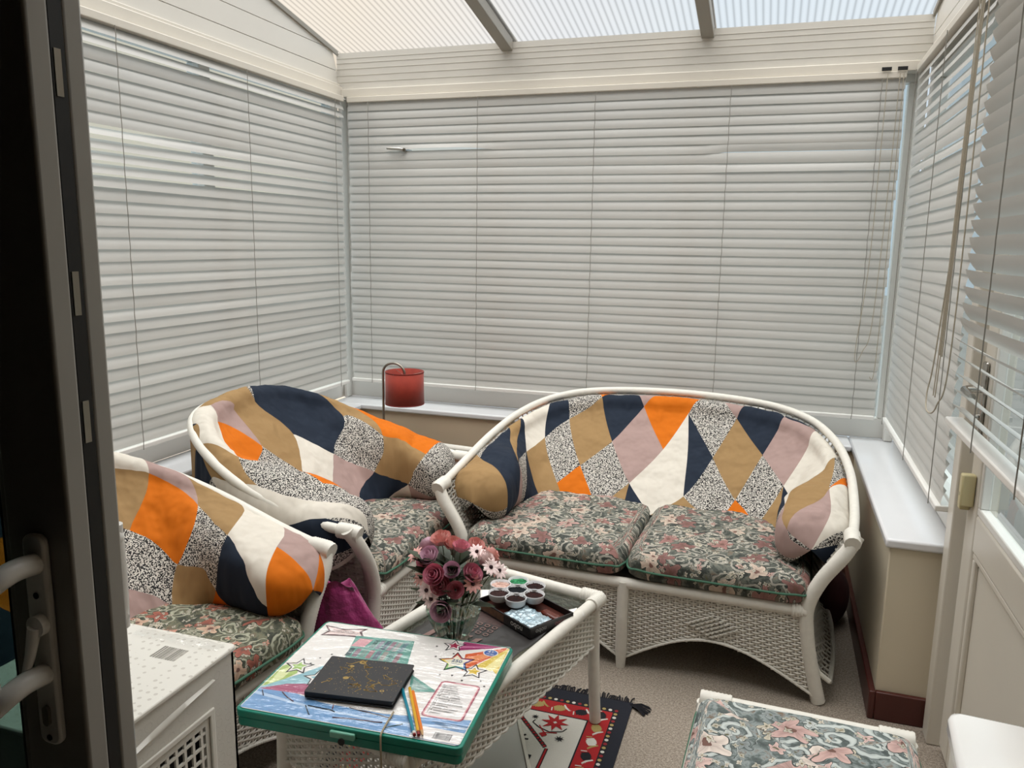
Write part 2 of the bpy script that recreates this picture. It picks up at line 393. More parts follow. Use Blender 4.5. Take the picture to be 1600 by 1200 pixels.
wr=window('window_3',(XR+.01,2.60),(0,1),YB-2.60,.632,ZH,(.04,1.49),(-1,0))
# head beam over the back window, header trims and gable boards
b=MB().box((XL,YB-.055,ZH),(XR,YB+.12,2.56))
for k,z in enumerate((2.405,2.44,2.475,2.505,2.53)): b.box((XL,YB-.057,z),(XR,YB-.055,z+.002))
struct('trim_4',b,M['beam'],smooth=False)
ZR=lambda y:2.556+.20*(YB-.03-y)
def gable(nm,X0,X1,inn,ys):
    g=MB(); z=ZH; 
    while z<3.3:
        z1=z+.098
        ye=YB-.03-(z-2.556)/.20 if z>2.556 else YB-.055
        y1=YB-.03-(z1-2.556)/.20 if z1>2.556 else YB-.055
        ye=min(ye,YB-.055); y1=min(y1,YB-.055)
        if ye<=ys: break
        y1=max(y1,ys+.01)
        P=[(ys,z),(ye,z),(y1,z1),(ys,z1)]
        V=[(X0,y,q) for y,q in P]+[(X1,y,q) for y,q in P]
        g.add(V,[(0,1,2,3),(7,6,5,4),(0,4,5,1),(1,5,6,2),(2,6,7,3),(3,7,4,0)]); z=z1+.004
    struct(nm,g,M['board'],smooth=False)
gable('wall_left_gable',XL-.02,XL-.0,1,.80); gable('wall_right_gable',XR,XR+.02,-1,.80)
struct('trim_5',MB().box((XL-.03,.80,ZH-.045),(XL+.035,YB-.055,ZH+.012)).box((XL-.03,.80,ZH+.012),(XL+.02,YB-.055,ZH+.03)),M['upvc_cream'],bevel=.004)
struct('trim_6',MB().box((XR-.035,.80,ZH-.03),(XR+.03,YB-.055,ZH+.012)).box((XR-.02,.80,ZH+.012),(XR+.03,YB-.055,ZH+.03)),M['upvc_cream'],bevel=.004)
struct('trim_7',MB().box((XL+.035,YB-.075,ZH-.045),(XR-.035,YB-.0,ZH-.002)),M['upvc_cream'],bevel=.003)
# roof: fluted sheets between rafters
def slope(x0,x1,za,zb,y0,y1,m=None):
    V=[];F=[(0,3,2,1),(4,5,6,7),(0,1,5,4),(1,2,6,5),(2,3,7,6),(3,0,4,7)]
    for dz in (za,zb):
        for x,y in ((x0,y0),(x1,y0),(x1,y1),(x0,y1)): V.append((x,y,ZR(y)+dz))
    return V,F
for k,(x0,x1) in enumerate(((XL-.02,-1.39),(-1.39,-.385),(-.385,XR+.02))):
    V,F=slope(x0,x1,.012,.022,.80,YB+.1); m=MB(); m.add([V[0],V[1],V[2],V[3]],[(0,1,2,3)]); struct('ceiling' if k==0 else 'ceiling_%d'%(k+1),m,M['poly'],smooth=False)
for x in (-1.39,-.385):
    m=MB(); m.add(*slope(x-.03,x+.03,-.045,.010,.80,YB-.056)); m.add(*slope(x-.034,x+.034,.023,.035,.80,YB+.1)); struct('trim_8' if x<-1 else 'trim_9',m,M['rafter'],bevel=.004)
m=MB(); 
for x0,x1 in ((XL,XL+.012),(XR-.012,XR)): m.add(*slope(x0,x1,-.012,.010,.80,YB-.056))
struct('trim_10',m,M['rafter'],smooth=False)
m=MB(); m.add(*slope(XL,XR,-.05,.011,.80,1.15)); struct('added_shade_soffit',m,M['beam'],smooth=False)  # unseen opaque strip, added to keep roof light off the door edge
# corner posts
struct('trim_11',MB().box((XL,YB-.05,.631),(XL+.02,YB+.01,ZH-.045)),M['upvc'],bevel=.003)
struct('trim_12',MB().box((XR-.04,YB-.045,.632),(XR,YB,ZH-.03)),M['upvc'],bevel=.004)
# ------------------------------------------------------------------ house side: doorway wall and the dark room behind the camera
h=MB().box((-2.6,.64,0),(-1.80,.80,2.45)).box((.26,.56,0),(.80,.80,2.45)).box((-1.80,.56,2.07),(.26,.80,2.45)).box((-2.6,.64,2.45),(.80,.80,3.4))  # right-hand jamb, out of view, brought in to dim the leaf edge
struct('wall_front',h,M['wall_paint'],smooth=False)
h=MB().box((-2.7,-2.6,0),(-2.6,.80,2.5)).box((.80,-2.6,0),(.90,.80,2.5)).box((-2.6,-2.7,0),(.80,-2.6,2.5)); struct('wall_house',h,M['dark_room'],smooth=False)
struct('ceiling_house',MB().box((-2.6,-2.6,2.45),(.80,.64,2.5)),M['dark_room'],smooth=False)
# right-hand wall: jamb, door leaf
struct('trim_13',MB().box((XR-.03,2.585,0),(XR+.06,2.66,2.33)),M['upvc_cream'],bevel=.005)
struct('trim_14',MB().box((XR-.02,.80,2.24),(XR+.06,2.585,2.33)),M['upvc_cream'],bevel=.005)
struct('wall_right_near',MB().box((XR,.80,0),(XR+.1,1.52,2.24)),M['wall_paint_light'],smooth=False)
dr=bpy.data.objects.new('door_1',None); COL.objects.link(dr); dr['kind']='structure'; dr.location=(XR+.0,2.565,.02)
def dbox(mb,y0,y1,z0,z1,x0=0,x1=.055,m=0): mb.box((x0,-y1,z0),(x1,-y0,z1),m)
d=MB(); dbox(d,0,.11,0,2.19); dbox(d,.90,1.01,0,2.19); dbox(d,.11,.90,0,.16); dbox(d,.11,.90,2.08,2.19); dbox(d,.11,.90,.68,.79)
d.build('door_frame',M['upvc_cream'],dr,bevel=.008)
d=MB(); dbox(d,.10,.91,.15,.69,.018,.035); d.build('door_panel',M['upvc_cream'],dr,smooth=False)
d=MB()
for a,b_,z0,z1 in ((.11,.90,.16,.18),(.11,.90,.66,.68)): dbox(d,a,b_,z0,z1,.004,.02)
for a in (.11,.88): dbox(d,a,a+.02,.18,.66,.004,.02)
d.build('door_moulding',M['upvc_cream'],dr,bevel=.005)
d=MB()
for a,b_,z0,z1 in ((.11,.90,.79,.812),(.11,.90,2.058,2.08)): dbox(d,a,b_,z0,z1,.002,.03)
for a in (.11,.878): dbox(d,a,a+.022,.812,2.058,.002,.03)
d.build('glazing_bead',M['upvc'],dr,bevel=.004)
d=MB(); dbox(d,.12,.89,.80,2.07,.024,.03); d.build('pane',M['glass'],dr,smooth=False)
hd=MB().box((-.012,-.075,1.0),(0,-.035,1.22)); hd=hd.build('handle_plate',M['chrome'],dr,bevel=.006)
l=MB().tube([(-.012,-.055,1.14),(-.05,-.055,1.14),(-.058,-.07,1.14),(-.058,-.17,1.135)],.010,10); l.build('door_handle',M['chrome'],dr)
kk=MB().lathe([(.0,0),(.009,0),(.009,.012),(0,.014)],12,caps=False); k2=kk.build('lock_cylinder',M['chrome'],dr); k2.location=(-.012,-.055,1.06); k2.rotation_euler=(0,-math.pi/2,0)
al=thing('alarm_contact','cream plastic alarm contact fixed where the back door meets its frame','alarm sensor',(XR-.0,2.56,.80))
MB().box((-.038,-.075,.02),(-.001,-.045,.115)).build('sensor_body',plain('aged_cream_plastic','#cbbf93',.4),al,bevel=.005)
MB().box((-.03,-.04,.0),(-.001,-.012,.105)).build('sensor_magnet',plain('aged_cream_plastic_b','#c8bb8c',.4),al,bevel=.005)
text_mesh('mark','CE',.012,M['black'],al,(-.0385,-.06,.055),(math.pi/2,0,-math.pi/2))
# ------------------------------------------------------------------ venetian blinds
def blind(label,o,u,nrm,L,ztop,zbot,cords,pitch=.044,top_in=False,tilt=14,seed=1,open_from=None,warp=None,group=None,tv=3.0,gw=.05,nseg=26):
    """o: left end in plan, u: along, nrm: into the room"""
    rg=random.Random(seed); root=thing('venetian_blind',label,'blind',(o[0],o[1],0),0,group)
    def P(s,d,z): return (u[0]*s+nrm[0]*d,u[1]*s+nrm[1]*d,z)
    hr=MB(); a=P(0,-.012,0); b_=P(L,.028,0)
    hr.box((min(a[0],b_[0]),min(a[1],b_[1]),ztop-.03),(max(a[0],b_[0]),max(a[1],b_[1]),ztop)); hr.build('head_rail',M['upvc_cream'],root,bevel=.003)
    sl=MB(); z=ztop-.03-.02; k=0; first=z
    while z>zbot+.012:
        opened=open_from is not None and z<open_from
        base=rad(tilt+rg.uniform(-tv,tv)) if not opened else rad(62+rg.uniform(-2,2))
        ph=rg.uniform(0,6.28); G=[]
        shift=rg.uniform(-.004,.004)
        for i in range(nseg+1):
            s=i/nseg; row=[]
            dz=.0016*math.sin(ph+s*7)+(warp(k,s,z)[0] if warp else 0); ta=base+rad(1.2)*math.sin(ph*2+s*9)+(warp(k,s,z)[1] if warp else 0)
            for j in range(6):
                q=j/5-.5; arc=.0045*(1-(2*q)**2)            # crowned slat, convex to the room
                zz=q*gw*math.cos(ta); dd=-q*gw*math.sin(ta)*(-1 if top_in else 1)
                n0=math.cos(ta); n1=math.sin(ta)*(-1 if top_in else 1)
                row.append(P(s*L+shift,.008+dd+arc*n0,z+zz+dz+arc*n1))
            G.append(row)
        sl.grid(G)
        z-=pitch; k+=1
    sl.build('slats',M['slat'],root,smooth=True,angle=80)
    br=MB(); a=P(0,-.016,0); b_=P(L,.03,0); br.box((min(a[0],b_[0]),min(a[1],b_[1]),zbot-.016),(max(a[0],b_[0]),max(a[1],b_[1]),zbot+.004)); br.build('bottom_rail',M['upvc'],root,bevel=.004)
    for c in cords:
        cd=MB(); n=44; cd.tube([P(c+.0015*math.sin(i*2.1),.036,ztop-.03+(zbot-.016-ztop+.03)*i/n) for i in range(n+1)],.0016,5,caps=False)
        for side in (-1,1):
            pass
        cd.build('ladder_cord',M['cordgrey'],root)
    return root,P
def wback(k,s,z):
    x=XL+s*(XR-XL); dz=0;ta=0
    if abs(z-2.045)<.022 and -2.12<x<-1.5:  # slat lifted by the window handle
        e=min((x+2.12)/.12,(-1.5-x)/.12,1); dz+=.010*e; ta+=rad(30)*e
    if abs(z-1.97)<.022: ta+=-rad(6)
    if abs(z-2.03)<.022 and x>-.25: ta-=rad(16); dz+=.008
    if abs(z-1.94)<.022 and x>-.25: ta+=rad(10)
    return dz,ta
LB=XR-XL-.17
bk,Pk=blind('wide cream venetian blind closed across the back window, lamp and sofa beneath it',(XL+.075,YB-.06),(1,0),(0,-1),LB,ZH-.0465,.755,[c-(XL+.075) for c in (-2.174,-1.536,-.911,-.26,.39)],warp=wback,seed=3)
def cord(root,P,pts,r=.0017): MB().tube(catmull([P(*p) for p in pts],8),r,6).build('pull_cord',M['cord'],root)
L0=XL+.075
cord(bk,Pk,[(.46-L0,.045,2.31),(.455-L0,.05,1.8),(.44-L0,.052,1.2),(.41-L0,.055,1.07),(.385-L0,.055,1.02),(.38-L0,.052,1.10),(.405-L0,.05,1.5),(.41-L0,.045,2.31)])
cord(bk,Pk,[(.475-L0,.045,2.31),(.475-L0,.05,1.6),(.47-L0,.05,1.0),(.45-L0,.05,.95)])
for x in (.405,.47): MB().box((x-L0-.02,-.037,2.325),(x-L0+.02,-.03,2.34)).build('cord_lock',M['black'],bk)
def wleft(k,s,z):
    dz=0;ta=0
    if 1.90<z<2.0 and s<.60: ta+=rad(13)*min(1,(.60-s)/.08)*(1 if z<1.95 else .3)
    if 2.2<z<2.34: ta+=rad(22)
    if 1.74<z<1.93: ta+=rad(24)*max(0,min(1,1.9-s*1.9))
    if z<1.7: ta+=rad(7)
    return dz,ta
LY=.86
blL,PL=blind('long white venetian blind on the left wall, its slats gappy and letting light through',(XL+.045,LY),(0,1),(1,0),YB-LY-.11,ZH-.0465,.745,[c-LY for c in (.95,1.68,2.416,3.17,3.92)],warp=wleft,seed=5,tilt=14,tv=6,nseg=50)
def wright(k,s,z):
    ta=rad(2)*math.sin(z*9)
    if z>2.05: ta+=rad(14)
    if 1.85<z<1.93: ta+=rad(14)
    return .004*math.sin(s*3.1+z*5),ta
blR,PR=blind('closed white venetian blind over the right window above the deep sill',(XR-.035,2.665),(0,1),(-1,0),YB-2.665-.11,ZH-.032,.76,[3.29-2.66,2.74-2.66,3.95-2.66],warp=wright,seed=8,tilt=12,tv=3)
for c in (.02,.05): cord(blR,PR,[(c,.05,2.30),(c-.01,.055,1.8),(c-.02,.06,1.3),(c+.0,.06,1.10)])
blD,PD=blind('venetian blind hanging half lowered on the back door, lower slats open',(XR-.07,1.60),(0,1),(-1,0),.885,2.27,1.078,[2.13-1.60,.15],top_in=True,tilt=30,tv=3,seed=9,open_from=1.315,gw=.052)
cord(blD,PD,[(.90,.045,2.25),(.91,.05,1.7),(.955,.06,1.25),(.96,.07,1.13),(.90,.075,1.09),(.83,.065,1.12),(.80,.05,1.3),(.84,.045,2.25)],.002)
for c in (.0,.02,.035): cord(blD,PD,[(.86+c,.05,2.25),(.865+c,.055,1.8),(.885+c,.055,1.25)])
# handle of the back window, poking between the slats
wh=MB().tube([(-1.965,YB+.0,2.035),(-1.965,YB-.085,2.035)],.011,10).tube([(-1.965,YB-.095,2.037),(-1.99,YB-.10,2.04),(-2.06,YB-.10,2.045)],lambda i:(.010,.010,.007)[i],10)
wh.build('window_handle',M['chrome'],wb)
# ------------------------------------------------------------------ wicker
def weave(mb,P,nu,nv,r=.0032,amp=.004,mask=None,stake=.004,flat=1.5):
    """P(u,v,d): surface point offset d along its normal. nu stakes, nv rows."""
    for i in range(nu+1):
        u=i/nu; run=[]
        for k in range(25):
            v=k/24
            if mask and not mask(u,v): 
                if len(run)>1: mb.tube(run,stake,5,caps=False)
                run=[]; continue
            run.append(P(u,v,0))
        if len(run)>1: mb.tube(run,stake,5,caps=False)
    def strand(row,par):
        if len(row)<2: return
        V=[];F=[]
        for a,(u,v,s) in enumerate(row):
            for dd,dv in ((r*.9,0),(0,r*flat),(-r*.9,0),(0,-r*flat)):
                p=P(u,v,s*amp+dd); V.append((p[0],p[1],p[2]+dv))
        n=len(row)
        for a in range(n-1):
            for j in range(4): F.append((a*4+j,a*4+(j+1)%4,a*4+4+(j+1)%4,a*4+4+j))
        mb.add(V,F)
    for j in range(nv):
        v=(j+.5)/nv; row=[]
        for i in range(nu*2+1):
            u=i/(nu*2); s=0 if i%2 else (1 if (i//2+j)%2 else -1)
            if mask and not mask(u,v): strand(row,j); row=[]; continue
            row.append((u,v,s))
        strand(row,j)
def wrap_tube(mb,P,r,n=12,step=.010,k=.10):
    L=sum(math.dist(a,b) for a,b in zip(P,P[1:])); m=max(int(L/step)*2,4); Q=resample(P,m+1)
    mb.tube(Q,lambda i:r*(1+(k if i%2 else 0)),n)
    return mb
def tps_uv(G,L,ctrl,lam=.003):
    A=np.array([(a,b) for a,b,_,_ in ctrl]); V=np.array([(c,d) for _,_,c,d in ctrl],float); n=len(A)
    U=lambda r2:.5*r2*np.log(r2+1e-12)
    K=U(((A[:,None]-A[None])**2).sum(-1))+lam*np.eye(n); Pm=np.c_[np.ones(n),A]; Z=np.zeros((n+3,n+3)); Z[:n,:n]=K; Z[:n,n:]=Pm; Z[n:,:n]=Pm.T
    w_=np.linalg.solve(Z,np.r_[V,np.zeros((3,2))]); ns=len(G)-1; nt_=len(G[0])-1
    Q=np.array([(i/ns*L,j/nt_) for i in range(ns+1) for j in range(nt_+1)])
    R=U(((Q[:,None]-A[None])**2).sum(-1))@w_[:n]+np.c_[np.ones(len(Q)),Q]@w_[n:]
    return [[tuple(R[i*(nt_+1)+j]) for j in range(nt_+1)] for i in range(ns+1)]
CTRL={
'sofa':[[1.13,0.789,0,0],[1.314,0.656,0,1],[1.467,0.444,0,2],[1.445,0.867,1,1],[1.238,1.0,1,0],[1.608,0.678,1,2],[1.695,0.467,1,3],[1.803,0.9,2,2],[1.89,0.689,2,3],[1.934,0.456,2,4],[1.619,1.0,2,1],[2.108,0.878,3,3],[2.129,0.622,3,4],[2.151,0.367,3,5],[2.347,0.722,4,4],[2.075,1.0,3,2],[2.336,0.989,4,3],[1.075,0.5,-1,0],[1.249,0.378,-1,1],[0.967,0.878,0,-1],[0.913,0.578,-1,-1],[1.065,0.333,-2,0],[0.978,0.333,-2,-1],[0.75,0.322,-2,-2],[0.717,0.611,-1,-2],[0.75,0.944,0,-2],[2.336,0.322,4,5],[2.586,0.344,5,5],[3.042,0.667,5,4],[2.933,0.456,6,5],[3.216,0.7,6,4],[0.652,0.356,-2,-3],[0.391,0.678,-1,-3]],
'mid':[[1.48,0.722,0,0],[1.312,0.611,-1,0],[1.72,0.811,1,0],[2.112,0.856,2,0],[1.864,0.633,1,1],[1.736,0.478,0.1,1],[1.536,0.367,-0.05,1.6],[1.224,0.456,-1,1],[1.208,0.878,0,-1],[1.456,0.933,1,-1],[1.736,1.0,2,-1],[2.264,0.633,2,1],[1.528,0.022,-1,-1],[1.016,0.611,-2,-1],[1.096,0.411,-2,0],[0.864,0.622,-2,-2],[0.936,0.444,-3,-1],[0.576,0.422,-3,-2],[0.944,0.389,-3,0],[0.696,0.289,-4,-2],[0.808,0.333,-4,-1],[0.368,0.367,-3,-3],[0.568,0.244,-4,-3],[1.68,0.356,0.1,2],[1.784,0.367,1,1.6]],
'left':[[1.942,0.511,0,0],[1.747,0.422,-1,0],[1.781,0.789,0,-1],[1.586,0.678,-1,-1],[2.163,0.6,1,0],[2.095,0.867,1,-1],[1.891,0.344,0,1],[1.739,0.344,-1,1],[2.171,0.533,1,1],[2.154,0.444,1,2],[2.443,0.867,2,0],[2.392,0.522,2,1],[2.485,0.256,3,1],[2.511,0.033,3,0],[2.299,0.367,2,2],[2.451,0.311,3,2],[1.688,0.944,0,-2],[1.433,0.856,-1,-2]]}
TAB={
'sofa':{(-4,-5):'S',(-3,-5):'T',(-3,-4):'S',(-2,-5):'T',(-2,-4):'N',(-1,-5):'S',(0,-3):'O',(-2,-3):'TN',(-2,-2):'W',(-2,-1):'N',(-2,0):'S',(-1,-4):'NM',(-1,-3):'SN',(-1,-2):'T',(-1,-1):'S',(-1,0):'T',(-1,1):'N',(-1,2):'M',(0,-2):'T',(0,-1):'O',(0,0):'S',(0,1):'M',(0,2):'O',(0,3):'O',(1,0):'TN',(1,1):'W',(1,2):'WN',(1,3):'S',(1,4):'M',(2,1):'T',(2,2):'S',(2,3):'T',(2,4):'N',(3,2):'O',(3,3):'S',(3,4):'M',(3,5):'N',(4,3):'TN',(4,4):'W',(4,5):'W',(5,3):'SM',(5,4):'T',(5,5):'SO',(6,3):'S',(6,4):'M',(6,5):'W',(7,5):'SN',(7,4):'S',(7,6):'N'},
'mid':{(-5,-3):'N',(-5,-2):'T',(-4,-4):'W',(-4,-3):'T',(-4,-2):'W',(-4,-5):'N',(-5,-5):'S',(-1,-4):'S',(0,-2):'M',(-4,-1):'W',(-3,-5):'S',(-3,-4):'WS',(-3,-3):'S',(-3,-2):'O',(-3,-1):'M',(-3,0):'T',(-2,-5):'S',(-2,-4):'S',(-2,-3):'O',(-2,-2):'S',(-2,-1):'T',(-2,0):'T',(-2,1):'S',(-1,-1):'W',(-1,0):'N',(-1,1):'N',(0,-1):'M',(0,0):'S',(0,1):'T',(1,-1):'N',(1,0):'T',(1,1):'O',(2,-1):'WM',(2,0):'S',(2,1):'S'},
'left':{(-2,-1):'T',(-2,0):'W',(-1,-1):'O',(-1,0):'M',(-1,-2):'S',(0,-2):'T',(0,-1):'S',(0,0):'T',(0,1):'T',(1,-1):'N',(1,0):'W',(1,1):'W',(1,2):'W',(2,0):'O',(2,1):'M',(-2,-2):'S',(-2,-3):'M',(-1,-3):'M',(-1,1):'W',(3,0):'O',(3,1):'O',(3,2):'M',(2,2):'M',(2,-1):'O',(0,-3):'M',(0,2):'T'}}
def cushion(name,x0,x1,y0,y1,z0,z1,mat,parent,puff=.010,fr=.05,pipe=True,n=22):
    """box cushion with soft edges; uv in metres, running over the front"""
    cx,cy=(x0+x1)/2,(y0+y1)/2; hx,hy=(x1-x0)/2,(y1-y0)/2; zc=(z0+z1)/2; hz=(z1-z0)/2; G=[];UV=[]
    prof=[(-.0,-1),(.45,-1),(.82,-1),(.94,-.9),(.99,-.6),(1.0,-.2),(1.0,.2),(.985,.6),(.94,.86),(.86,.97),(.7,1.0),(.5,1.03),(.25,1.06),(.0,1.08)]
    m=56
    for i in range(m):
        a=2*math.pi*i/m; c,s=math.cos(a),math.sin(a); p=.15
        qx=math.copysign(abs(c)**p,c); qy=math.copysign(abs(s)**p,s); row=[];ur=[]
        for r,q in prof:
            # insets measured in metres so the rim stays tight
            ix=hx-(1-r)*min(hx,hy) if r>.7 else (hx-.3*min(hx,hy))*r/.7
            iy=hy-(1-r)*min(hx,hy) if r>.7 else (hy-.3*min(hx,hy))*r/.7
            x=cx+qx*ix; y=cy+qy*iy; z=zc+hz*q+(puff*(1-r*r) if q>0 else 0)
            z+=.004*math.sin(x*23+y*9)*(1 if q>.9 else 0)
            row.append((x,y,z)); ur.append((x+(z if abs(c)>abs(s) else 0)*(.7 if q<.9 else 0),y+(z if abs(s)>abs(c) else 0)*(.9 if q<.9 else .9*1)))
        G.append(row); UV.append(ur)
    G.append(G[0]); UV.append(UV[0])
    o=MB().grid(G,0,UV).build(name,mat,parent,angle=80)
    if pipe:
        k=5; zz=zc-hz*.12; MB().tube([(cx+math.copysign(abs(math.cos(t))**.15,math.cos(t))*(hx+.002),cy+math.copysign(abs(math.sin(t))**.15,math.sin(t))*(hy+.002),zz+.002*math.sin(t*9)) for t in [2*math.pi*i/90 for i in range(90)]],.0042,8,closed=True).build('piping',M['piping'],o)
    return o
def wicker_seat(kind,label,cat,loc,rot,hw,dep,hs,cov,tab,ctrl,cushions,floral,arches,group=None,open_seat=True):
    root=thing(kind,label,cat,(loc[0],loc[1],0),rot,group)
    R=rail_pts(hw,dep,hs,cov['tb']); R3=[p[:3] for p in R]
    rr=MB(); Q=resample(R3,120); rr.tube(Q,.017,12); 
    rr.build('top_rail',M['cane'],root)
    # front posts, wrapped with cane, tip to foot
    for s in (-1,1):
        p=catmull([(s*(hw+.135),-.49,.615),(s*(hw+.10),-.512,.55),(s*(hw+.035),-.515,.45),(s*(hw+.0),-.512,.35),(s*(hw+.005),-.508,.25),(s*(hw+.03),-.502,.12),(s*(hw+.06),-.498,.004)],8)
        mb=MB(); wrap_tube(mb,p,.0235,12,.009,.06); t=R3[0 if s<0 else -1]
        wrap_tube(mb,[(t[0],t[1]+.05,t[2]+.004),(t[0],t[1]-.005,t[2]+.002),(t[0],t[1]-.028,t[2]-.004)],.026,12,.008,.05)
        mb.build('arm_post',M['cane'],root)
    fr=MB().tube([(-hw,-.512,.335),(0,-.520,.332),(hw,-.512,.335)],.020,12); wrap_tube(fr,[(-hw,-.512,.335),(-hw+.05,-.513,.335)],.024); wrap_tube(fr,[(hw-.05,-.513,.335),(hw,-.512,.335)],.024)
    fr.build('seat_rail',M['cane'],root)
    # front skirt
    def zb(u):
        q=abs(math.sin(math.pi*u*arches)); return .025+(.135 if arches>1 else .13)*q**1.0
    H=.335
    def P(u,v,d):
        z=H*v; x=(-1+2*u)*(hw+.05*(1-v)**1.4); return (x,-.512+.012*(1-v)-.006*math.cos(0)-d,z)
    mb=MB(); nu=int(2*hw/.021); weave(mb,P,nu,38,.0026,.0042,lambda u,v:H*v>zb(u)-.004,.0038)
    for k in range(3):
        mb.tube([P(u,min(max((zb(u)+.004+.006*k*0)/H,0),1),.004+.004*math.sin(u*180+k*2.1)) for u in [i/160 for i in range(161)]],.0045,6,caps=False)
    # raised lozenge of plaited cane
    if arches>1:
        for c in (.25,.75):
            for a in range(-5,6):
                n=5-abs(a)
                for e in range(-n,n+1,2):
                    u=c+e*.0125; v=.66+a*.018*1.3; p=[P(u-.007,v-.012,.004),P(u,v,.011),P(u+.007,v+.012,.004)]; mb.tube(p,.004,5)
    mb.build('front_skirt',M['weave'],root)
    if arches>1:
        mb=MB(); wrap_tube(mb,[(0,-.522,.34),(0,-.527,.2),(0,-.52,.07)],.021,12,.008,.05); mb.tube([(0,-.518,.07),(0,-.517,.0)],lambda i:(.022,.017)[i],12); mb.build('leg',M['cane'],root)
    # outer shell of arms and back
    RS=resample(R3,61)
    nrm=[]
    for i in range(61):
        a,b=RS[max(i-1,0)],RS[min(i+1,60)]; tx,ty=b[0]-a[0],b[1]-a[1]; l=math.hypot(tx,ty) or 1; nrm.append((-ty/l,tx/l))
    def PS(u,v,d):
        k=min(u*60,59.999); i=int(k); f=k-i; x=RS[i][0]*(1-f)+RS[i+1][0]*f; y=RS[i][1]*(1-f)+RS[i+1][1]*f; z=RS[i][2]*(1-f)+RS[i+1][2]*f
        nx=nrm[i][0]*(1-f)+nrm[i+1][0]*f; ny=nrm[i][1]*(1-f)+nrm[i+1][1]*f
        ins=.10*(1-v)**1.2*(1 if v<1 else 0); 
        ins=.115*math.sin(math.pi*min(1,(1-v)*.9))**.8 if v>.35 else .115*math.sin(math.pi*.585)**.8*(v/.35)**.5+.03*(1-v/.35)
        if .02<u<.98: pass
        return (x-nx*ins+nx*d,max(y-ny*ins+ny*d,-.50),.085+(z-.09)*v)
    L=sum(math.dist(a,b) for a,b in zip(RS,RS[1:])); mb=MB(); weave(mb,PS,int(L/.034),46,.0036,.004,None,.004)
    mb.tube([PS(i/120,.0,.001) for i in range(121)],.009,8)
    for q in (0,1): mb.tube([PS(q,v/20,.001) for v in range(21)],.009,8); mb.build('outer_weave',M['weave'],root)
    # seat deck
    RB=[(p[0]*.86,min(p[1],9)-.05) for p in resample(R3,31)]
    dk=MB().prism([(-hw+.03,-.48)]+[(max(min(x,hw-.05),-hw+.05),max(y-.05,-.45)) for x,y in RB]+[(hw-.03,-.48)],.295,.318); dk.build('seat_deck',M['weave'],root,smooth=False)
    for (x0,x1,y0,y1) in cushions: cushion('seat_cushion',x0,x1,y0,y1,.352,.455,floral,root)
    G,Lc=cover_grid(hw,dep,hs,150,44,**cov); UV=tps_uv(G,Lc,ctrl)
    # soft rucks in the stretch cover
    rg=random.Random(len(label)); G2=[]
    ns=len(G)-1
    for i,row in enumerate(G):
        new=[]
        for j,p in enumerate(row):
            s=i/ns*Lc; t=j/44
            n=noise.noise(Vector((s*16,t*2.2,hw)))*.006+noise.noise(Vector((s*42,t*5,3)))*.0022
            e=min(1,min(s,Lc-s)/.12); new.append((p[0],p[1],p[2]+n*e) if t<.45 else (p[0]*(1),p[1]-n*1.2*e,p[2]+n*.5*e))
        G2.append(new)
    ks=[k for k in tab]; i0=min(k[0] for k in ks)-1;i1=max(k[0] for k in ks)+1;j0=min(k[1] for k in ks)-1;j1=max(k[1] for k in ks)+1
    cv=MB().grid(G2,0,UV); cv.build('patchwork_cover',g_patch('patchwork_'+kind,tab,i0,i1,j0,j1),root,angle=80)
    return root
sofa=wicker_seat('wicker_sofa','white wicker two-seat sofa with a diamond patchwork stretch cover, under the back window','sofa',(-.43,3.243),-.04,.63,1.117,.89,
    dict(inset=.045,over=-.015,tb=.64,au=.03,capl=.12),TAB['sofa'],CTRL['sofa'],[(-.635,-.004,-.545,.20),(.004,.635,-.545,.20)],M['floral'],2)
mid=wicker_seat('wicker_armchair','white wicker armchair in patchwork cover, backed into the left corner beside the sofa','armchair',(-1.764,2.705),1.565,.38,.84,1.12,
    dict(inset=.01,over=.035,tb=.56,bi=.05,au=.050,wrap=.010,capl=.12,warm=.036),TAB['mid'],CTRL['mid'],[(-.355,.355,-.545,.12)],M['floral'],1)
left=wicker_seat('wicker_armchair','white wicker armchair nearest the open door, big orange diamond on its patchwork cover','armchair',(-1.84,1.645),rad(82),.36,.86,1.0,
    dict(inset=-.07,over=.03,tb=.54,bi=.05,au=.03,wrap=.024,capl=.17,warm=.024),TAB['left'],CTRL['left'],[(-.335,.335,-.56,.12)],M['floral_warm'],1)
# ------------------------------------------------------------------ coffee table
TR=rad(-13.5)
tb=thing('coffee_table','low white wicker coffee table with a glass top, standing between the armchairs and the sofa','table',(-.775,1.925,0),TR)
TW,TL,TZ=.205,.475,.437
rr=MB()
for a,b_ in (((-TW,-TL),(TW,-TL)),((TW,-TL),(TW,TL)),((TW,TL),(-TW,TL)),((-TW,TL),(-TW,-TL))):
    rr.tube([(a[0],a[1],TZ),(b_[0],b_[1],TZ)],.0185,14)
rr.build('frame',M['cane'],tb)
for sx in (-1,1):
    for sy in (-1,1):
        m=MB(); x,y=sx*(TW+.002),sy*(TL+.002)
        m.tube([(x-sx*.012,y-sy*.012,.42),(x-sx*.008,y-sy*.008,.2),(x,y,.0105)],.0185,14)
        wrap_tube(m,[(x,y-sy*.06,TZ),(x,y+sy*.006,TZ+.001)],.023,12,.008,.07); wrap_tube(m,[(x-sx*.06,y,TZ),(x+sx*.006,y,TZ+.001)],.023,12,.008,.07)
        m.build('leg',M['cane'],tb)
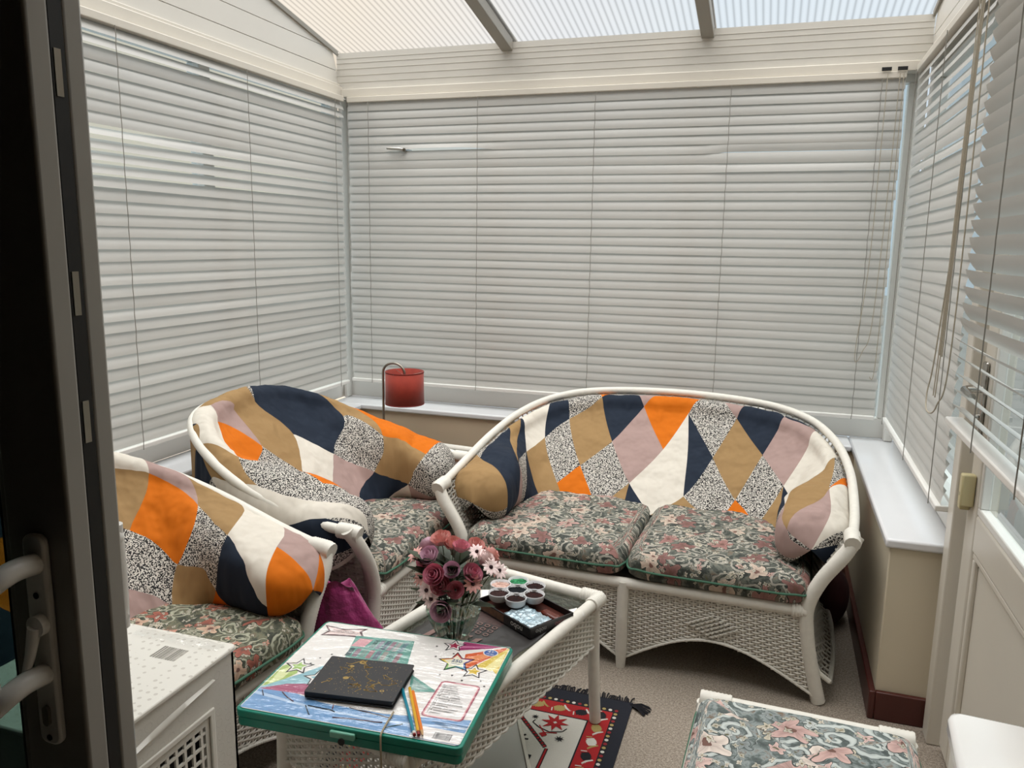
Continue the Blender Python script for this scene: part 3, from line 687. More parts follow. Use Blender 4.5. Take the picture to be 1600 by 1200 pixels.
for i,(a,b_) in enumerate((((-TW,-TL),(TW,-TL)),((TW,-TL),(TW,TL)),((TW,TL),(-TW,TL)),((-TW,TL),(-TW,-TL)))):
    L=math.dist(a,b_); ux,uy=(b_[0]-a[0])/L,(b_[1]-a[1])/L; nx,ny=uy,-ux
    def P(u,v,d,a=a,L=L,ux=ux,uy=uy,nx=nx,ny=ny): 
        s=.02+u*(L-.04); return (a[0]+ux*s+nx*(d-.004),a[1]+uy*s+ny*(d-.004),.285+.14*v)
    m=MB(); weave(m,P,int(L/.024),17,.0026,.0045,None,.0038)
    for k in (0,1): m.tube([P(q/80,0,.006*math.sin(q*.9+k*math.pi)) for q in range(81)],.004,6)
    m.build('woven_apron',M['weave'],tb)
MB().box((-TW+.012,-TL+.012,TZ-.012),(TW-.012,TL-.012,TZ-.006)).build('glass_top',M['table_glass'],tb,smooth=False)
TO=Matrix.Translation((-.775,1.925,0))@Matrix.Rotation(TR,4,'Z')
ZG=TZ-.0055
# dark printed plastic sheet on the glass
g=NT('dark_printed_plastic'); uv=g.uv(); 
sx_=g.n('SeparateXYZ',{0:uv}); n=g.noise(uv,4,2)
band=g.math('MULTIPLY',g.math('GREATER_THAN',sx_.outputs[1],.52),g.math('LESS_THAN',sx_.outputs[0],.6))
br=g.n('TexBrick',{'Vector':uv,'Scale':9.0,'Mortar Size':.03,'Color1':(0,0,0,1),'Color2':(0,0,0,1),'Mortar':(1,1,1,1)},offset=0.0)
g.bsdf(g.mix(g.math('MULTIPLY',br.outputs[1] if False else band,.9),srgb('#3b3938'),g.mix(br.outputs[0],srgb('#5b4744'),srgb('#463c3a'))),.35,bump=n,bs=.4,bd=.02)
M['dark_sheet']=g.m
ps=thing('plastic_sheet','dark grey printed plastic sheet lying on the glass beneath the paint box','plastic sheet',tuple(TO@Vector((.01,.08,ZG))),TR)
G=[];U=[]
for i in range(19):
    row=[];u2=[]
    for j in range(19):
        u,v=i/18,j/18; x=-.17+.335*u; y=-.16+.40*v+.02*math.sin(u*3)
        e=max(0,(u-.80)/.2)
        z=.0008+.0015*(1+math.sin(u*9+v*5))*.5+(.012*e*math.sin(v*6)**2)
        row.append((x,y,z)); u2.append((u,v))
    G.append(row);U.append(u2)
MB().grid(G,0,U).build('sheet',M['dark_sheet'],ps,thick=.0004)
# pattern printed on it: two rows of little squares and curved bars
pm=plain('faded_pink_print','#96746c',.4,.05,30)
m=MB()
for r in range(3):
    for c in range(6):
        x=-.115+c*.026; y=.045-r*.024; z=.0045
        for a,b_ in (((x,y),(x+.016,y+.0025)),((x,y+.0125),(x+.016,y+.015)),((x,y),(x+.0025,y+.015)),((x+.0135,y),(x+.016,y+.015))): m.box((a[0],a[1],z),(b_[0],b_[1],z+.0003))
for k in range(5):
    x=-.13+k*.033; m.add([(x,-.12,.0045),(x+.018,-.12,.0045),(x+.028,-.02,.0045),(x+.010,-.03,.0045)],[(0,1,2,3)])
m.build('printed_pattern',pm,ps,smooth=False)
# papers
def paper(label,loc,rot,w_,h_,z=.0,curl=.006):
    G=[[(-w_/2+w_*i/10,-h_/2+h_*j/6,z+.0006+curl*((i/10)**3)*(1+math.sin(j))) for j in range(7)] for i in range(11)]
    o=MB().grid(G).build('paper_sheet',M['paper'],None,thick=.0004); o.location=loc; o.rotation_euler=(0,0,rot); tag(o,label,'paper'); return o
paper('crumpled white paper poking out right of the dark paint box',(-.545,2.185,ZG+.004),rad(35),.12,.06,curl=.008)
paper('white paper corner showing left of the round paint palette',(-.775,2.265,ZG+.0015),rad(20),.12,.075,curl=.004)
# flat game box with dark sides
bx=thing('paint_box','shallow black box of rubbish and foil with white lettering, under the round palette','box',(-.655,2.155,ZG+.005),rad(-32))
MB().box((-.125,-.085,0),(.125,.085,.002)).box((-.125,-.085,.002),(-.121,.085,.030)).box((.121,-.085,.002),(.125,.085,.030)).box((-.121,-.085,.002),(.121,-.081,.030)).box((-.121,.081,.002),(.121,.085,.030)).build('tray',plain('black_card','#161213',.4,.2,20),bx,smooth=False)
MB().box((-.119,-.079,.002),(.119,.079,.012)).build('brown_lining',plain('rust_brown_card','#4c2015',.35,.2,14),bx,smooth=False)
MB().box((-.118,-.0858,.004),(.005,-.0852,.026)).build('side_picture',plain('tan_print','#7a5434',.4,.5,60),bx,smooth=False)
MB().box((.045,.02,.012),(.117,.05,.026)).build('brown_tube',plain('brown_foil','#5d2417',.25,.1,20),bx,bevel=.008)
text_mesh('lettering','nobo',.026,M['paper'],bx,(.065,-.0865,.015),(-math.pi/2,0,math.pi))
text_mesh('lettering','nobo',.020,plain('dull_red_ink','#8d5a5c',.5),bx,(.1262,.03,.016),(-math.pi/2,0,math.pi+math.pi/2))
text_mesh('lettering','nobo',.020,plain('grey_ink','#9a9a9a',.5),bx,(.1262,-.045,.016),(-math.pi/2,0,math.pi+math.pi/2))
foil=NT('crinkled_foil'); foil.bsdf(foil.mix(foil.noise(foil.obj(),26,2),srgb('#6f9fb4'),srgb('#d4dcdf')),.25,bump=foil.noise(foil.obj(),70,3),bs=.8,bd=.01,Metallic=.5)
fo=MB(); rg=random.Random(4)
G=[[( .00+.118*i/14,-.08+.085*j/9,.028+.005*noise.noise(Vector((i*.7,j*.8,1)))) for j in range(10)] for i in range(15)]
o=fo.grid(G).build('foil_packet',foil.m,None,thick=.0006,angle=20); o.parent=None; o.location=(-.655,2.155,ZG+.007); o.rotation_euler=(0,0,rad(-32)); tag(o,'crinkled blue and silver foil packet lying in the black box','packet')
MB()
# flower shaped palette
pal=thing('paint_palette','round white seven-well paint palette, wells caked with brown, black and green paint','palette',(-.695,2.205,ZG+.037),rad(4))
wp=MB(); paints={}
pcol=[('brown','#2c1714'),('brown','#331916'),('brown','#2e1714'),('green','#1c5a37'),('pink','#a98578'),('brown','#3c2624')]
wells=[(0,0,'black','#15181d')]+[(.062*math.cos(rad(60*k-80)),.062*math.sin(rad(60*k-80)),)+pcol[k] for k in range(6)]
for k,(x,y,nm,c) in enumerate(wells):
    wp.lathe([(.0,.0),(.022,.0),(.028,.006),(.031,.020),(.0325,.0215),(.0335,.020),(.030,.002),(.024,-.004),(.0,-.004)],32,(x,y,.004))
wp.build('palette_body',plain('white_ceramic','#e3e4e6',.2,.03,20),pal)
for k,(x,y,nm,c) in enumerate(wells):
    m=MB(); V=[(x,y,.0135)]; F=[]
    n=28
    for q in range(n): 
        a=2*math.pi*q/n; r=.0295+.0006*math.sin(a*7+k); V.append((x+r*math.cos(a),y+r*math.sin(a),.0165+.002*max(0,math.sin(a*3+k))))
    F=[(0,1+q,1+(q+1)%n) for q in range(n)]; m.add(V,F)
    g=NT('dried_%s_paint_%d'%(nm,k)); c2={'green':'#3f8f62','pink':'#d3b4a8','black':'#0c0e12'}.get(nm,'#1d1213')
    g.bsdf(g.ramp(g.noise(g.obj(),70,3,.7),[(.42,srgb(c)),(.60,srgb(c2))]).outputs[0],.85,Specular_IOR_Level=.15,bump=g.noise(g.obj(),120,3),bs=.6,bd=.004)
    rg=random.Random(k)
    for q in range(9):
        a=rg.uniform(.3,2.9); r=.0290; w_=.0022
        m.add([(x+r*math.cos(a-w_/r),y+r*math.sin(a-w_/r),.016),(x+r*math.cos(a+w_/r),y+r*math.sin(a+w_/r),.016),(x+(r+.0015)*math.cos(a),y+(r+.0015)*math.sin(a),.019+rg.uniform(0,.003))],[(0,1,2)])
    tag(m.build('dried_paint',g.m,pal,angle=80),'dried %s paint'%nm)
# ------------------------------------------------------------------ glass vase with flowers
gl=NT('ribbed_glass'); b=gl.n('BsdfGlossy',{'Color':(.9,.95,.92,1),'Roughness':.04}); t=gl.n('BsdfTransparent',{'Color':(.86,.92,.88,1)}); lw=gl.n('LayerWeight',{'Blend':.35})
mx=gl.n('MixShader',{0:gl.math('ADD',gl.math('MULTIPLY',lw.outputs['Facing'],.6),.05),1:t.outputs[0],2:b.outputs[0]}); gl.t.links.new(mx.outputs[0],gl.out.inputs[0])
VX,VY=-.797,1.935
va=thing('glass_vase','ribbed clear glass vase standing on the coffee table','vase',(VX,VY,ZG+.001))
prof=[(.0,.004),(.042,.0),(.050,.003),(.047,.010),(.042,.018),(.048,.034),(.060,.058),(.071,.084),(.075,.102),(.072,.118),(.065,.128),(.068,.136),(.076,.142)]
MB().lathe(prof,96,(0,0,0),0,lambda a,i:1+(.028*math.cos(a*24) if 3<i<12 else 0)).build('vessel',gl.m,va,thick=.0022)
fb=thing('flower_bouquet','bunch of pink and mauve artificial roses and daisies in the glass vase','flowers',(VX,VY,ZG+.012))
leafm=plain('dark_green_leaf','#3c4a33',.55,.25,60); stemm=plain('green_stem','#4d5c35',.6,.15,60)
def petalmat(nm,a,b_): 
    g=NT(nm); g.bsdf(g.mix(g.noise(g.obj(),90,2),srgb(a),srgb(b_)),.6); return g.m
fm={'rose_pink':petalmat('rose_pink_petals','#d3788d','#f0b3bf'),'mauve':petalmat('mauve_petals','#c693ae','#ecd0da'),'coral':petalmat('coral_petals','#dc9290','#f2c7bc'),'pale':petalmat('pale_pink_petals','#e3c3c4','#f3e4de'),'deep':petalmat('deep_pink_petals','#c27088','#e29bab')}
core=plain('dark_flower_eye','#3a1c22',.8,.3,90)
def frame_of(d):
    d=Vector(d).normalized(); a=d.orthogonal().normalized(); return a,d.cross(a),d
def rose(c,d,r,mat,rg):
    a,b_,d=frame_of(d); m=MB(); c=Vector(c)
    for ring,(n,rad_,h,op) in enumerate(((3,.30,.95,.15),(4,.52,.9,.35),(5,.78,.72,.65),(6,1.0,.45,1.0))):
        for k in range(n):
            t0=2*math.pi*(k/n)+ring*.7+rg.uniform(-.2,.2); G=[]
            for i in range(6):
                row=[]
                for j in range(5):
                    u=(i/5-.5); v=j/4; an=t0+u*2*math.pi/n*1.35; rr_=r*rad_*(.35+.65*math.sin(v*1.75)*(1-.0*v)+op*.12*v*v); hh=r*(-.55+ (h+.55)*v-abs(u)**2*.9*v)
                    row.append(c+a*math.cos(an)*rr_+b_*math.sin(an)*rr_+d*hh)
                G.append(row)
            m.grid(G)
    o=m.build('rose_bloom',mat,fb,angle=80); return o
def daisy(c,d,r,mat,rg,n=11):
    a,b_,d=frame_of(d); m=MB(); c=Vector(c)
    for k in range(n):
        an=2*math.pi*k/n+rg.uniform(-.08,.08); G=[]
        for i in range(5):
            v=i/4; w_=.17*math.sin(math.pi*(.12+.82*v))*r*1.15; row=[]
            for s in (-1,0,1):
                rr_=r*(.12+.88*v); lift=r*(.12*math.sin(v*2.2)+(.05 if s==0 else 0))
                row.append(c+(a*math.cos(an)+b_*math.sin(an))*rr_+(-a*math.sin(an)+b_*math.cos(an))*w_*s+d*lift)
            G.append(row)
        m.grid(G)
    o=m.build('daisy_bloom',mat,fb,angle=80)
    e=MB(); e.lathe([(0.0,.35),(.12,.30),(.2,.15),(.22,0),(.0,-.05)],10); e.v=[c+a*x*r+b_*y*r+d*z*r for x,y,z in e.v]; e.build('flower_eye',core,o)
rg=random.Random(11); top=Vector((0,0,.13)); blooms=[]
spec=[('rose_pink',-.075,.00,.245),('mauve',-.055,-.02,.275),('deep',-.025,-.06,.235),('rose_pink',-.01,-.055,.20),('rose_pink',.03,-.06,.195),('mauve',.01,-.035,.245),('coral',-.015,.03,.30),('coral',-.05,.04,.305),('coral',.04,.05,.295),('mauve',.0,-.075,.125),('pale',.075,.02,.265),('rose_pink',.02,.0,.31),('deep',.06,-.03,.24),('coral',.075,.06,.26),('mauve',-.09,.05,.27)]
for i,(m_,x,y,z) in enumerate(spec):
    c=Vector((x*1.12,y*1.12,.02+z*.82)); d=(c-Vector((0,0,.13))); d=(d+Vector((.05,-.16,.05))*.6) if i<10 else d
    rose(c,d,.0245+rg.uniform(-.003,.004),fm[m_],rg); blooms.append(c)
for i,(m_,x,y,z) in enumerate([('pale',-.045,-.065,.18),('coral',-.10,-.01,.265),('pale',.10,.0,.255),('coral',.07,-.045,.215),('pale',.055,.02,.29),('rose_pink',-.085,.02,.22),('coral',.095,.04,.225),('pale',-.03,-.07,.155),('coral',-.075,-.03,.20),('pale',.115,.02,.235)]):
    c=Vector((x*1.1,y*1.1,.02+z*.82)); daisy(c,(c-Vector((0,0,.13)))+Vector((.02,-.1,.05)),.027,fm[m_],rg); blooms.append(c)
st=MB()
for c in blooms: st.tube(catmull([(c.x*.15,c.y*.15+.0,.0),(c.x*.35,c.y*.3,.09),(c.x*.75,c.y*.75,.06+.6*c.z),tuple(c)],5),.0013,5)
st.build('stems',stemm,fb)
for k in range(80):
    an=rg.uniform(0,6.28); rr_=rg.uniform(.045,.115); z=.135+rg.uniform(.0,.12); base=Vector((math.cos(an)*rr_*.4,math.sin(an)*rr_*.4,z-.03)); tip=Vector((math.cos(an)*(rr_+.018),math.sin(an)*(rr_+.018),z+rg.uniform(-.02,.03)))
    d=(tip-base).normalized(); sd=d.cross(Vector((0,0,1))).normalized(); L=(tip-base).length; G=[]
    for i in range(6):
        v=i/5; w_=.016*math.sin(math.pi*min(v*.92+.05,1)); p=base+d*L*v+Vector((0,0,-.01*v*v)); G.append([p-sd*w_,p+Vector((0,0,-.002)),p+sd*w_])
    MB().grid(G).build('leaf',leafm,fb,angle=80)
# ------------------------------------------------------------------ art set case
ZC=TZ+.0190
ca=thing('art_set_case','flat green art set case with printed star cover, on the end of the coffee table','art set',(-.846,1.6105,ZC),rad(3.6))
green=NT('teal_green_plastic'); green.bsdf(green.mix(green.noise(green.obj(),5,2),srgb('#0a6857'),srgb('#108571')),.22,bump=green.noise(green.obj(),20,2),bs=.05)
CW,CH=.270,.221
def rrect(w_,h_,r,n=6,cx=0,cy=0):
    P=[]
    for qx,qy,a0 in ((1,1,0),(-1,1,90),(-1,-1,180),(1,-1,270)):
        for k in range(n+1):
            a=rad(a0+90*k/n); P.append((cx+qx*(w_-r)+r*math.cos(a),cy+qy*(h_-r)+r*math.sin(a)))
    return P
MB().prism(rrect(CW,CH,.016),0,.021).build('case_base',green.m,ca,bevel=.002)
MB().prism(rrect(CW+.002,CH+.002,.017),.0225,.040).build('case_lid',green.m,ca,bevel=.002)
MB().prism(rrect(CW-.006,CH-.006,.012),.0405,.0415).build('printed_cover',M['paper'],ca,smooth=False)
MB().box((-.03,-CH-.010,.018),(.03,-CH-.001,.034)).build('latch',plain('pale_green_plastic','#6fae98',.25),ca,bevel=.003)
lh=MB().lathe([(0,0),(.008,0),(.008,.003),(0,.003)],16).build('latch_hole',M['black'],ca); lh.location=(.0,-CH-.0105,.014); lh.rotation_euler=(math.pi/2,0,0)
zz=[.0417]
def inkm(nm,c,r=.35): 
    if nm not in M: M[nm]=plain(nm,c,r,.04,40,.02)
    return M[nm]
def shape(nm,poly,mat,par=None,z=None):
    zz[0]+=.000012; o=MB().add([(x,y,z or zz[0]) for x,y in poly],[tuple(range(len(poly)))]).build(nm,mat,par or ca,smooth=False); return o
def star(cx,cy,R0,rot=0,k=.48): return [(cx+(R0 if i%2==0 else R0*k)*math.cos(rad(rot+90+36*i)),cy+(R0 if i%2==0 else R0*k)*math.sin(rad(rot+90+36*i))) for i in range(10)]
BK=inkm('ink_black','#1c1b20')
shape('blue_print',[(-.262,-.120),(-.19,-.125),(-.093,-.148),(.063,-.150),(.167,-.135),(.262,-.120),(.262,-.213),(-.262,-.213)],inkm('ink_sky_blue','#6f9fd0'))
shape('blue_print',[(-.262,-.145),(-.1,-.168),(.06,-.172),(.17,-.16),(.262,-.150),(.262,-.157),(.17,-.167),(.06,-.18),(-.1,-.176),(-.262,-.156)],inkm('ink_pale_blue','#b4cdea'))
shape('trail_print',[(-.225,-.005),(-.21,-.05),(-.235,-.105),(-.262,-.125),(-.262,-.03),(-.245,-.007)],inkm('ink_lime','#a9c46c'))
shape('trail_print',[(-.228,-.012),(-.232,-.08),(-.252,-.115),(-.258,-.05)],inkm('ink_pale_lime','#dfe8b0'))
shape('trail_print',[(-.165,-.0),(-.12,-.07),(-.16,-.09),(-.262,-.133),(-.255,-.118),(-.20,-.05)],inkm('ink_turquoise','#8fc0cc'))
shape('trail_print',[(-.158,-.085),(-.08,-.09),(-.07,-.135),(-.16,-.13),(-.262,-.134),(-.21,-.10)],inkm('ink_berry','#a84a72'))
shape('trail_print',[(.137,.213),(.24,.2145),(.22,.200),(.135,.165)],inkm('ink_magenta','#a2336e'))
shape('trail_print',[(.137,.19),(.243,.213),(.22,.205),(.137,.180)],inkm('ink_light_magenta','#cf78a4'))
shape('trail_print',[(.16,.152),(.256,.2145),(.254,.20),(.222,.145),(.176,.072)],inkm('ink_orange','#d9602f'))
shape('trail_print',[(.165,.135),(.254,.205),(.222,.155),(.175,.10)],inkm('ink_light_orange','#e8925c'))
shape('trail_print',[(.200,.10),(.258,.208),(.262,.2145),(.263,.08),(.245,.10)],inkm('ink_yellow','#e0c653'))
shape('trail_print',[(.226,.10),(.258,.19),(.262,.12),(.245,.09)],inkm('ink_pale_yellow','#f1e7a6'))
def starp(cx,cy,R0,c1,c2,rot=0):
    shape('star_print',star(cx,cy,R0,rot),BK); shape('star_print',star(cx,cy,R0*.80,rot),c1); shape('star_print',star(cx,cy,R0*.52,rot),c2)
W_=inkm('ink_white','#ece8e6')
starp(.118,.186,.033,W_,inkm('ink_crimson','#a8274f'),8)
starp(-.222,-.020,.040,W_,inkm('ink_lime2','#9fc46a'),10)
starp(-.150,-.055,.040,W_,inkm('ink_turquoise','#8fc0cc'),20)
starp(.205,.078,.036,W_,inkm('ink_gold','#e0bf3f'),5)
shape('star_print',star(.150,.108,.050,14,.5),BK)
rb=star(.150,.108,.044,14,.5); cs=['#c8473a','#e08a3c','#e8d35a','#8fc46a','#3f9a72','#4aa6c0','#4a6fb4','#7a5aa6','#b04a86','#c8474a']
for i in range(10): shape('star_print',[(.150,.108),rb[i],rb[(i+1)%10]],inkm('ink_rb%d'%i,cs[i]))
shape('star_print',star(.150,.108,.034,14,.55),inkm('ink_cream','#eeead2'))
TZ2=.0432
text_mesh('print','250',.019,inkm('ink_blue_text','#3a5f9e'),ca,(.150,.112,TZ2)); text_mesh('print','PIECES',.008,inkm('ink_blue_text','#3a5f9e'),ca,(.150,.097,TZ2))
shape('badge_print',[(.221+.020*math.cos(a),.176+.017*math.sin(a)) for a in [i*math.pi/12 for i in range(24)]],W_)
shape('badge_print',[(.221+.0175*math.cos(a),.176+.0145*math.sin(a)) for a in [i*math.pi/12 for i in range(24)]],inkm('ink_blue','#3465b0'))
text_mesh('print','4+',.017,W_,ca,(.221,.180,TZ2)); text_mesh('print','YEARS',.0075,W_,ca,(.221,.168,TZ2))
shape('banner_print',[(-.262,.196),(-.198,.188),(-.138,.207),(-.147,.185),(-.128,.158),(-.195,.150),(-.247,.140),(-.238,.167)],inkm('ink_brown','#5a3a40'))
shape('banner_print',[(-.252,.190),(-.198,.181),(-.147,.199),(-.154,.184),(-.139,.164),(-.195,.157),(-.240,.147),(-.231,.167)],inkm('ink_blush','#f0dcd8'))
text_mesh('print','WHERE CREATIVE\nDREAMS TO ART CREATIVITY',.0075,BK,ca,(-.195,.171,TZ2),(0,0,rad(4)))
shape('tray_print',[(-.153,.163),(.009,.178),(.036,.060),(-.128,.036)],inkm('ink_teal','#5f9f93'))
shape('tray_print',[(-.136,.152),(-.100,.155),(-.107,.112),(-.143,.108)],inkm('ink_pinkish','#d8a0a8'))
for k in range(6):
    x=-.092+k*.016; shape('tray_print',[(x,.156+k*.0012),(x+.012,.157+k*.0012),(x+.010,.112),(x-.002,.111)],inkm('ink_t%d'%k,['#3f6f6a','#7f7f8f','#3a5a6a','#8f7080','#9fa0a0','#5a7f8a'][k]))
for k in range(8):
    x=-.138+k*.0185; shape('tray_print',[(x,.10+k*.001),(x+.013,.101+k*.001),(x+.014,.062),(x+.001,.060)],inkm('ink_s%d'%k,['#3c5b60','#8a6d7c','#6f9088','#a3727a','#5f6f7f','#93908a','#3f7a74','#85606a'][k]))
shape('tray_print',[(.06,.03),(.068,.018),(.150,-.034),(.085,-.052)],inkm('ink_teal','#5f9f93'))
shape('tray_print',[(.075,.005),(.128,-.031),(.088,-.043)],inkm('ink_tealgrey','#8faea8'))
# contents panel
shape('panel_print',rrect(.050,.075,.012,5,.194,-.058),inkm('ink_berry2','#a23f5c')); shape('panel_print',rrect(.0465,.0715,.009,5,.194,-.058),inkm('ink_rose','#dfa0a0')); shape('panel_print',rrect(.044,.069,.008,5,.194,-.058),W_)
lines=['Contains:','48 crayons','10 markers','28 oil pastels','2 paintbrushes','48 chalk pastels','1 drawing palette','11 coloured paper','36 coloured pencils','48 stickers','1 pencil sharpener','24 watercolours','1 palette']
for i,l in enumerate(lines): text_mesh('print',l,.0092,BK,ca,(.154,-.002-.0094*i,TZ2),align='LEFT')
text_mesh('print','WARNING: CHOKING HAZARD\nSmall parts. Not for children\nunder 3 years.',.0068,BK,ca,(.228,-.155,TZ2))
shape('panel_print',[(.15,-.168),(.262,-.17),(.262,-.212),(.15,-.212)],W_)
m=MB(); x=.20
rg=random.Random(2)
while x<.24:
    w_=rg.choice((.0006,.001,.0016)); m.box((x,-.205,zz[0]+.0001),(x+w_,-.182,zz[0]+.0003)); x+=w_+rg.choice((.0006,.0012))
m.build('barcode_print',BK,ca,smooth=False)
for (x,y) in ((.105,.16),(.075,.17),(.09,.12),(.13,.04),(.16,.045),(.19,.03),(.235,.04),(.25,.02),(.13,.145),(-.19,.03),(-.17,.055),(-.2,-.0)): shape('speck_print',star(x,y,.004,R_.uniform(0,70)),BK)
# scribbled drawing on the lower strip
for pts,c in (([(-.20,-.135),(-.18,-.15),(-.155,-.163)],'#6a3a4a'),([(-.12,-.17),(-.095,-.20)],'#2a3440'),([(-.115,-.168),(-.05,-.17),(-.045,-.175)],'#2a3440'),([(-.04,-.195),(.0,-.188),(.05,-.185),(.075,-.183)],'#6e3540'),([(-.06,-.15),(-.055,-.166)],'#7a2f2a'),([(-.02,-.15),(.05,-.158),(.09,-.162)],'#5a3a34'),([(.085,-.20),(.12,-.175)],'#3f6a6a'),([(-.25,-.14),(-.235,-.16)],'#333a50')):
    P=resample([(x,y,0) for x,y in pts],8); MB().tube([(x,y+.001*math.sin(i*3),zz[0]+.0002) for i,(x,y,_) in enumerate(P)],.0012,5).build('drawn_line',inkm('ink_'+c[1:],c),ca)
# clear shrink film, creased at the left
film=NT('clear_film'); t=film.n('BsdfTransparent',{'Color':(1,1,1,1)}); b=film.n('BsdfGlossy',{'Roughness':.12}); bn=film.n('Bump',{'Height':film.noise(film.n('VectorMath',{0:film.obj(),1:(1,3,1)},operation='MULTIPLY').outputs[0],16,3),'Strength':.8,'Distance':.012}); film.t.links.new(bn.outputs[0],b.inputs['Normal'])
fx=film.n('MixShader',{0:.13,1:t.outputs[0],2:b.outputs[0]}); film.t.links.new(fx.outputs[0],film.out.inputs[0])
G=[[(-CW+.005+(2*CW-.01)*i/40,-CH+.005+(2*CH-.01)*j/30,.0446+.0012*noise.noise(Vector((i*.25+j*.12,j*.1,0)))) for j in range(31)] for i in range(41)]
MB().grid(G).build('shrink_film',film.m,ca,angle=80)
# notebook and pencils
def up(z): return ZC+z
nb=thing('notebook','black hardback notebook scattered with gold stars and constellations, lying on the art set','notebook',(-.846+(-.035)*math.cos(rad(3.6))+.057*math.sin(rad(3.6)),1.6105-.035*math.sin(rad(3.6))-.057,up(.0462)),rad(3.6+4.5))
hw_,hh_=.108,.082
sk=-.020
def skx(x,y,z): return (x,y,z)
gold=plain('gold_foil_print','#b79a5c',.3,.1,60,.1,Metallic=.7); ink=plain('black_cover','#17161b',.4,.1,60)
NBC=MB().prism(rrect(hw_,hh_,.004,3),0,.0022).prism(rrect(hw_,hh_,.004,3),.0135,.016).box((-hw_,-hh_+.002,.002),(-hw_+.003,hh_-.002,.014))
MB().box((-hw_+.002,-hh_+.003,.0023),(hw_-.003,hh_-.003,.0134)).build('pages',plain('black_edge_pages','#0f1016',.6,.1,200),nb,smooth=False)
m=MB(); rg=random.Random(21); z=.01615
def ring(m,x,y,r0,r1,n=18,ky=1): 
    V=[(x+r*math.cos(2*math.pi*i/n),y+ky*r*math.sin(2*math.pi*i/n),z) for r in (r0,r1) for i in range(n)]; m.add(V,[(i,(i+1)%n,n+(i+1)%n,n+i) for i in range(n)])
for k in range(5): ring(m,*[(-.02,.066),(-.035,-.008),(.068,-.045),(.045,.052),(-.04,.045)][k],*[(.003,.0085),(.001,.0075),(.003,.0055),(.0045,.0055),(.001,.006)][k],18,.8)
for k in range(18):
    x,y=rg.uniform(-hw_+.02,hw_-.02),rg.uniform(-hh_+.015,hh_-.015); pts=[(x,y)]
    for q in range(rg.randint(3,5)): pts.append((min(max(pts[-1][0]+rg.uniform(-.018,.018),-hw_+.005),hw_-.005),min(max(pts[-1][1]+rg.uniform(-.014,.014),-hh_+.005),hh_-.005)))
    m.tube([(a,b_,z) for a,b_ in pts],.0008,4)
    for a,b_ in pts: m.add([(a-.002,b_,z),(a,b_-.002,z),(a+.002,b_,z),(a,b_+.002,z)],[(0,1,2,3)])
for k in range(220):
    a,b_=rg.uniform(-hw_+.004,hw_-.004),rg.uniform(-hh_+.004,hh_-.004); q=rg.uniform(.0004,.0013); m.add([(a-q,b_,z),(a,b_-q,z),(a+q,b_,z),(a,b_+q,z)],[(0,1,2,3)])
NBC.add(m.v,m.f,1); NBC.build('cover',[ink,gold],nb,smooth=False)
def pencil(label,a,b_,c,tipped,end):
    L=math.dist(a,b_); t=thing('pencil',label,'pencil',(0,0,0)); t.parent=None
    ang=math.atan2(b_[1]-a[1],b_[0]-a[0]); cc,ss=math.cos(rad(3.6)),math.sin(rad(3.6))
    t.location=(-.846+cc*a[0]-ss*a[1],1.6105+ss*a[0]+cc*a[1],up(.0492)); t.rotation_euler=(0,0,ang+rad(3.6)); r=.0037
    L2=L-(.018 if tipped else 0)
    MB().tube([(0,0,0),(L2-.002,0,0)],r,6).build('barrel',plain('pencil_'+c[1:],c,.3,.03),t,angle=20)
    if tipped:
        MB().tube([(L2-.002,0,0),(L-.004,0,0)],lambda i:(r,.0012)[i],8).build('sharpened_wood',plain('pencil_wood','#c9a377',.7),t); MB().tube([(L-.004,0,0),(L,0,0)],lambda i:(.0012,.0002)[i],6).build('lead',BK,t)
    else:
        MB().tube([(L2-.002,0,0),(L2+.006,0,0)],r*1.05,12).build('end_cap',plain('cap_'+end[1:],end,.35),t)
        MB().tube([(L2+.006,0,0),(L2+.010,0,0)],r*.95,12).build('rubber',plain('rubber_red','#9c2a2a',.5),t)
pencil('teal blue pencil with white and red end on the art set',(.070,-.055),(.159,-.206),'#1f8299',False,'#d8d4cc')
pencil('yellow pencil with dark red end, between the teal and orange ones',(.085,-.047),(.168,-.203),'#d7a62c',False,'#7f1d1d')
pencil('orange pencil with a sharpened point on the art set',(.098,-.058),(.183,-.214),'#dd7a24',True,'#000000')
# elastic band looped over the case
cc,ss=math.cos(rad(3.6)),math.sin(rad(3.6)); 
def cw(x,y,z): return (-.846+cc*x-ss*y,1.6105+ss*x+cc*y,z)
el=MB().tube(catmull([cw(.086,-.145,up(.047)),cw(.088,-.19,up(.0465)),cw(.090,-.222,up(.044)),cw(.091,-.2285,up(.03)),cw(.092,-.229,up(-.02)),cw(.094,-.2295,up(-.10)),cw(.095,-.229,up(-.18))],8),.0022,8).build('elastic_cord',plain('beige_elastic','#a89a80',.8,.1,300),None)
tag(el,'beige elastic cord trailing over the front edge of the art set','cord')
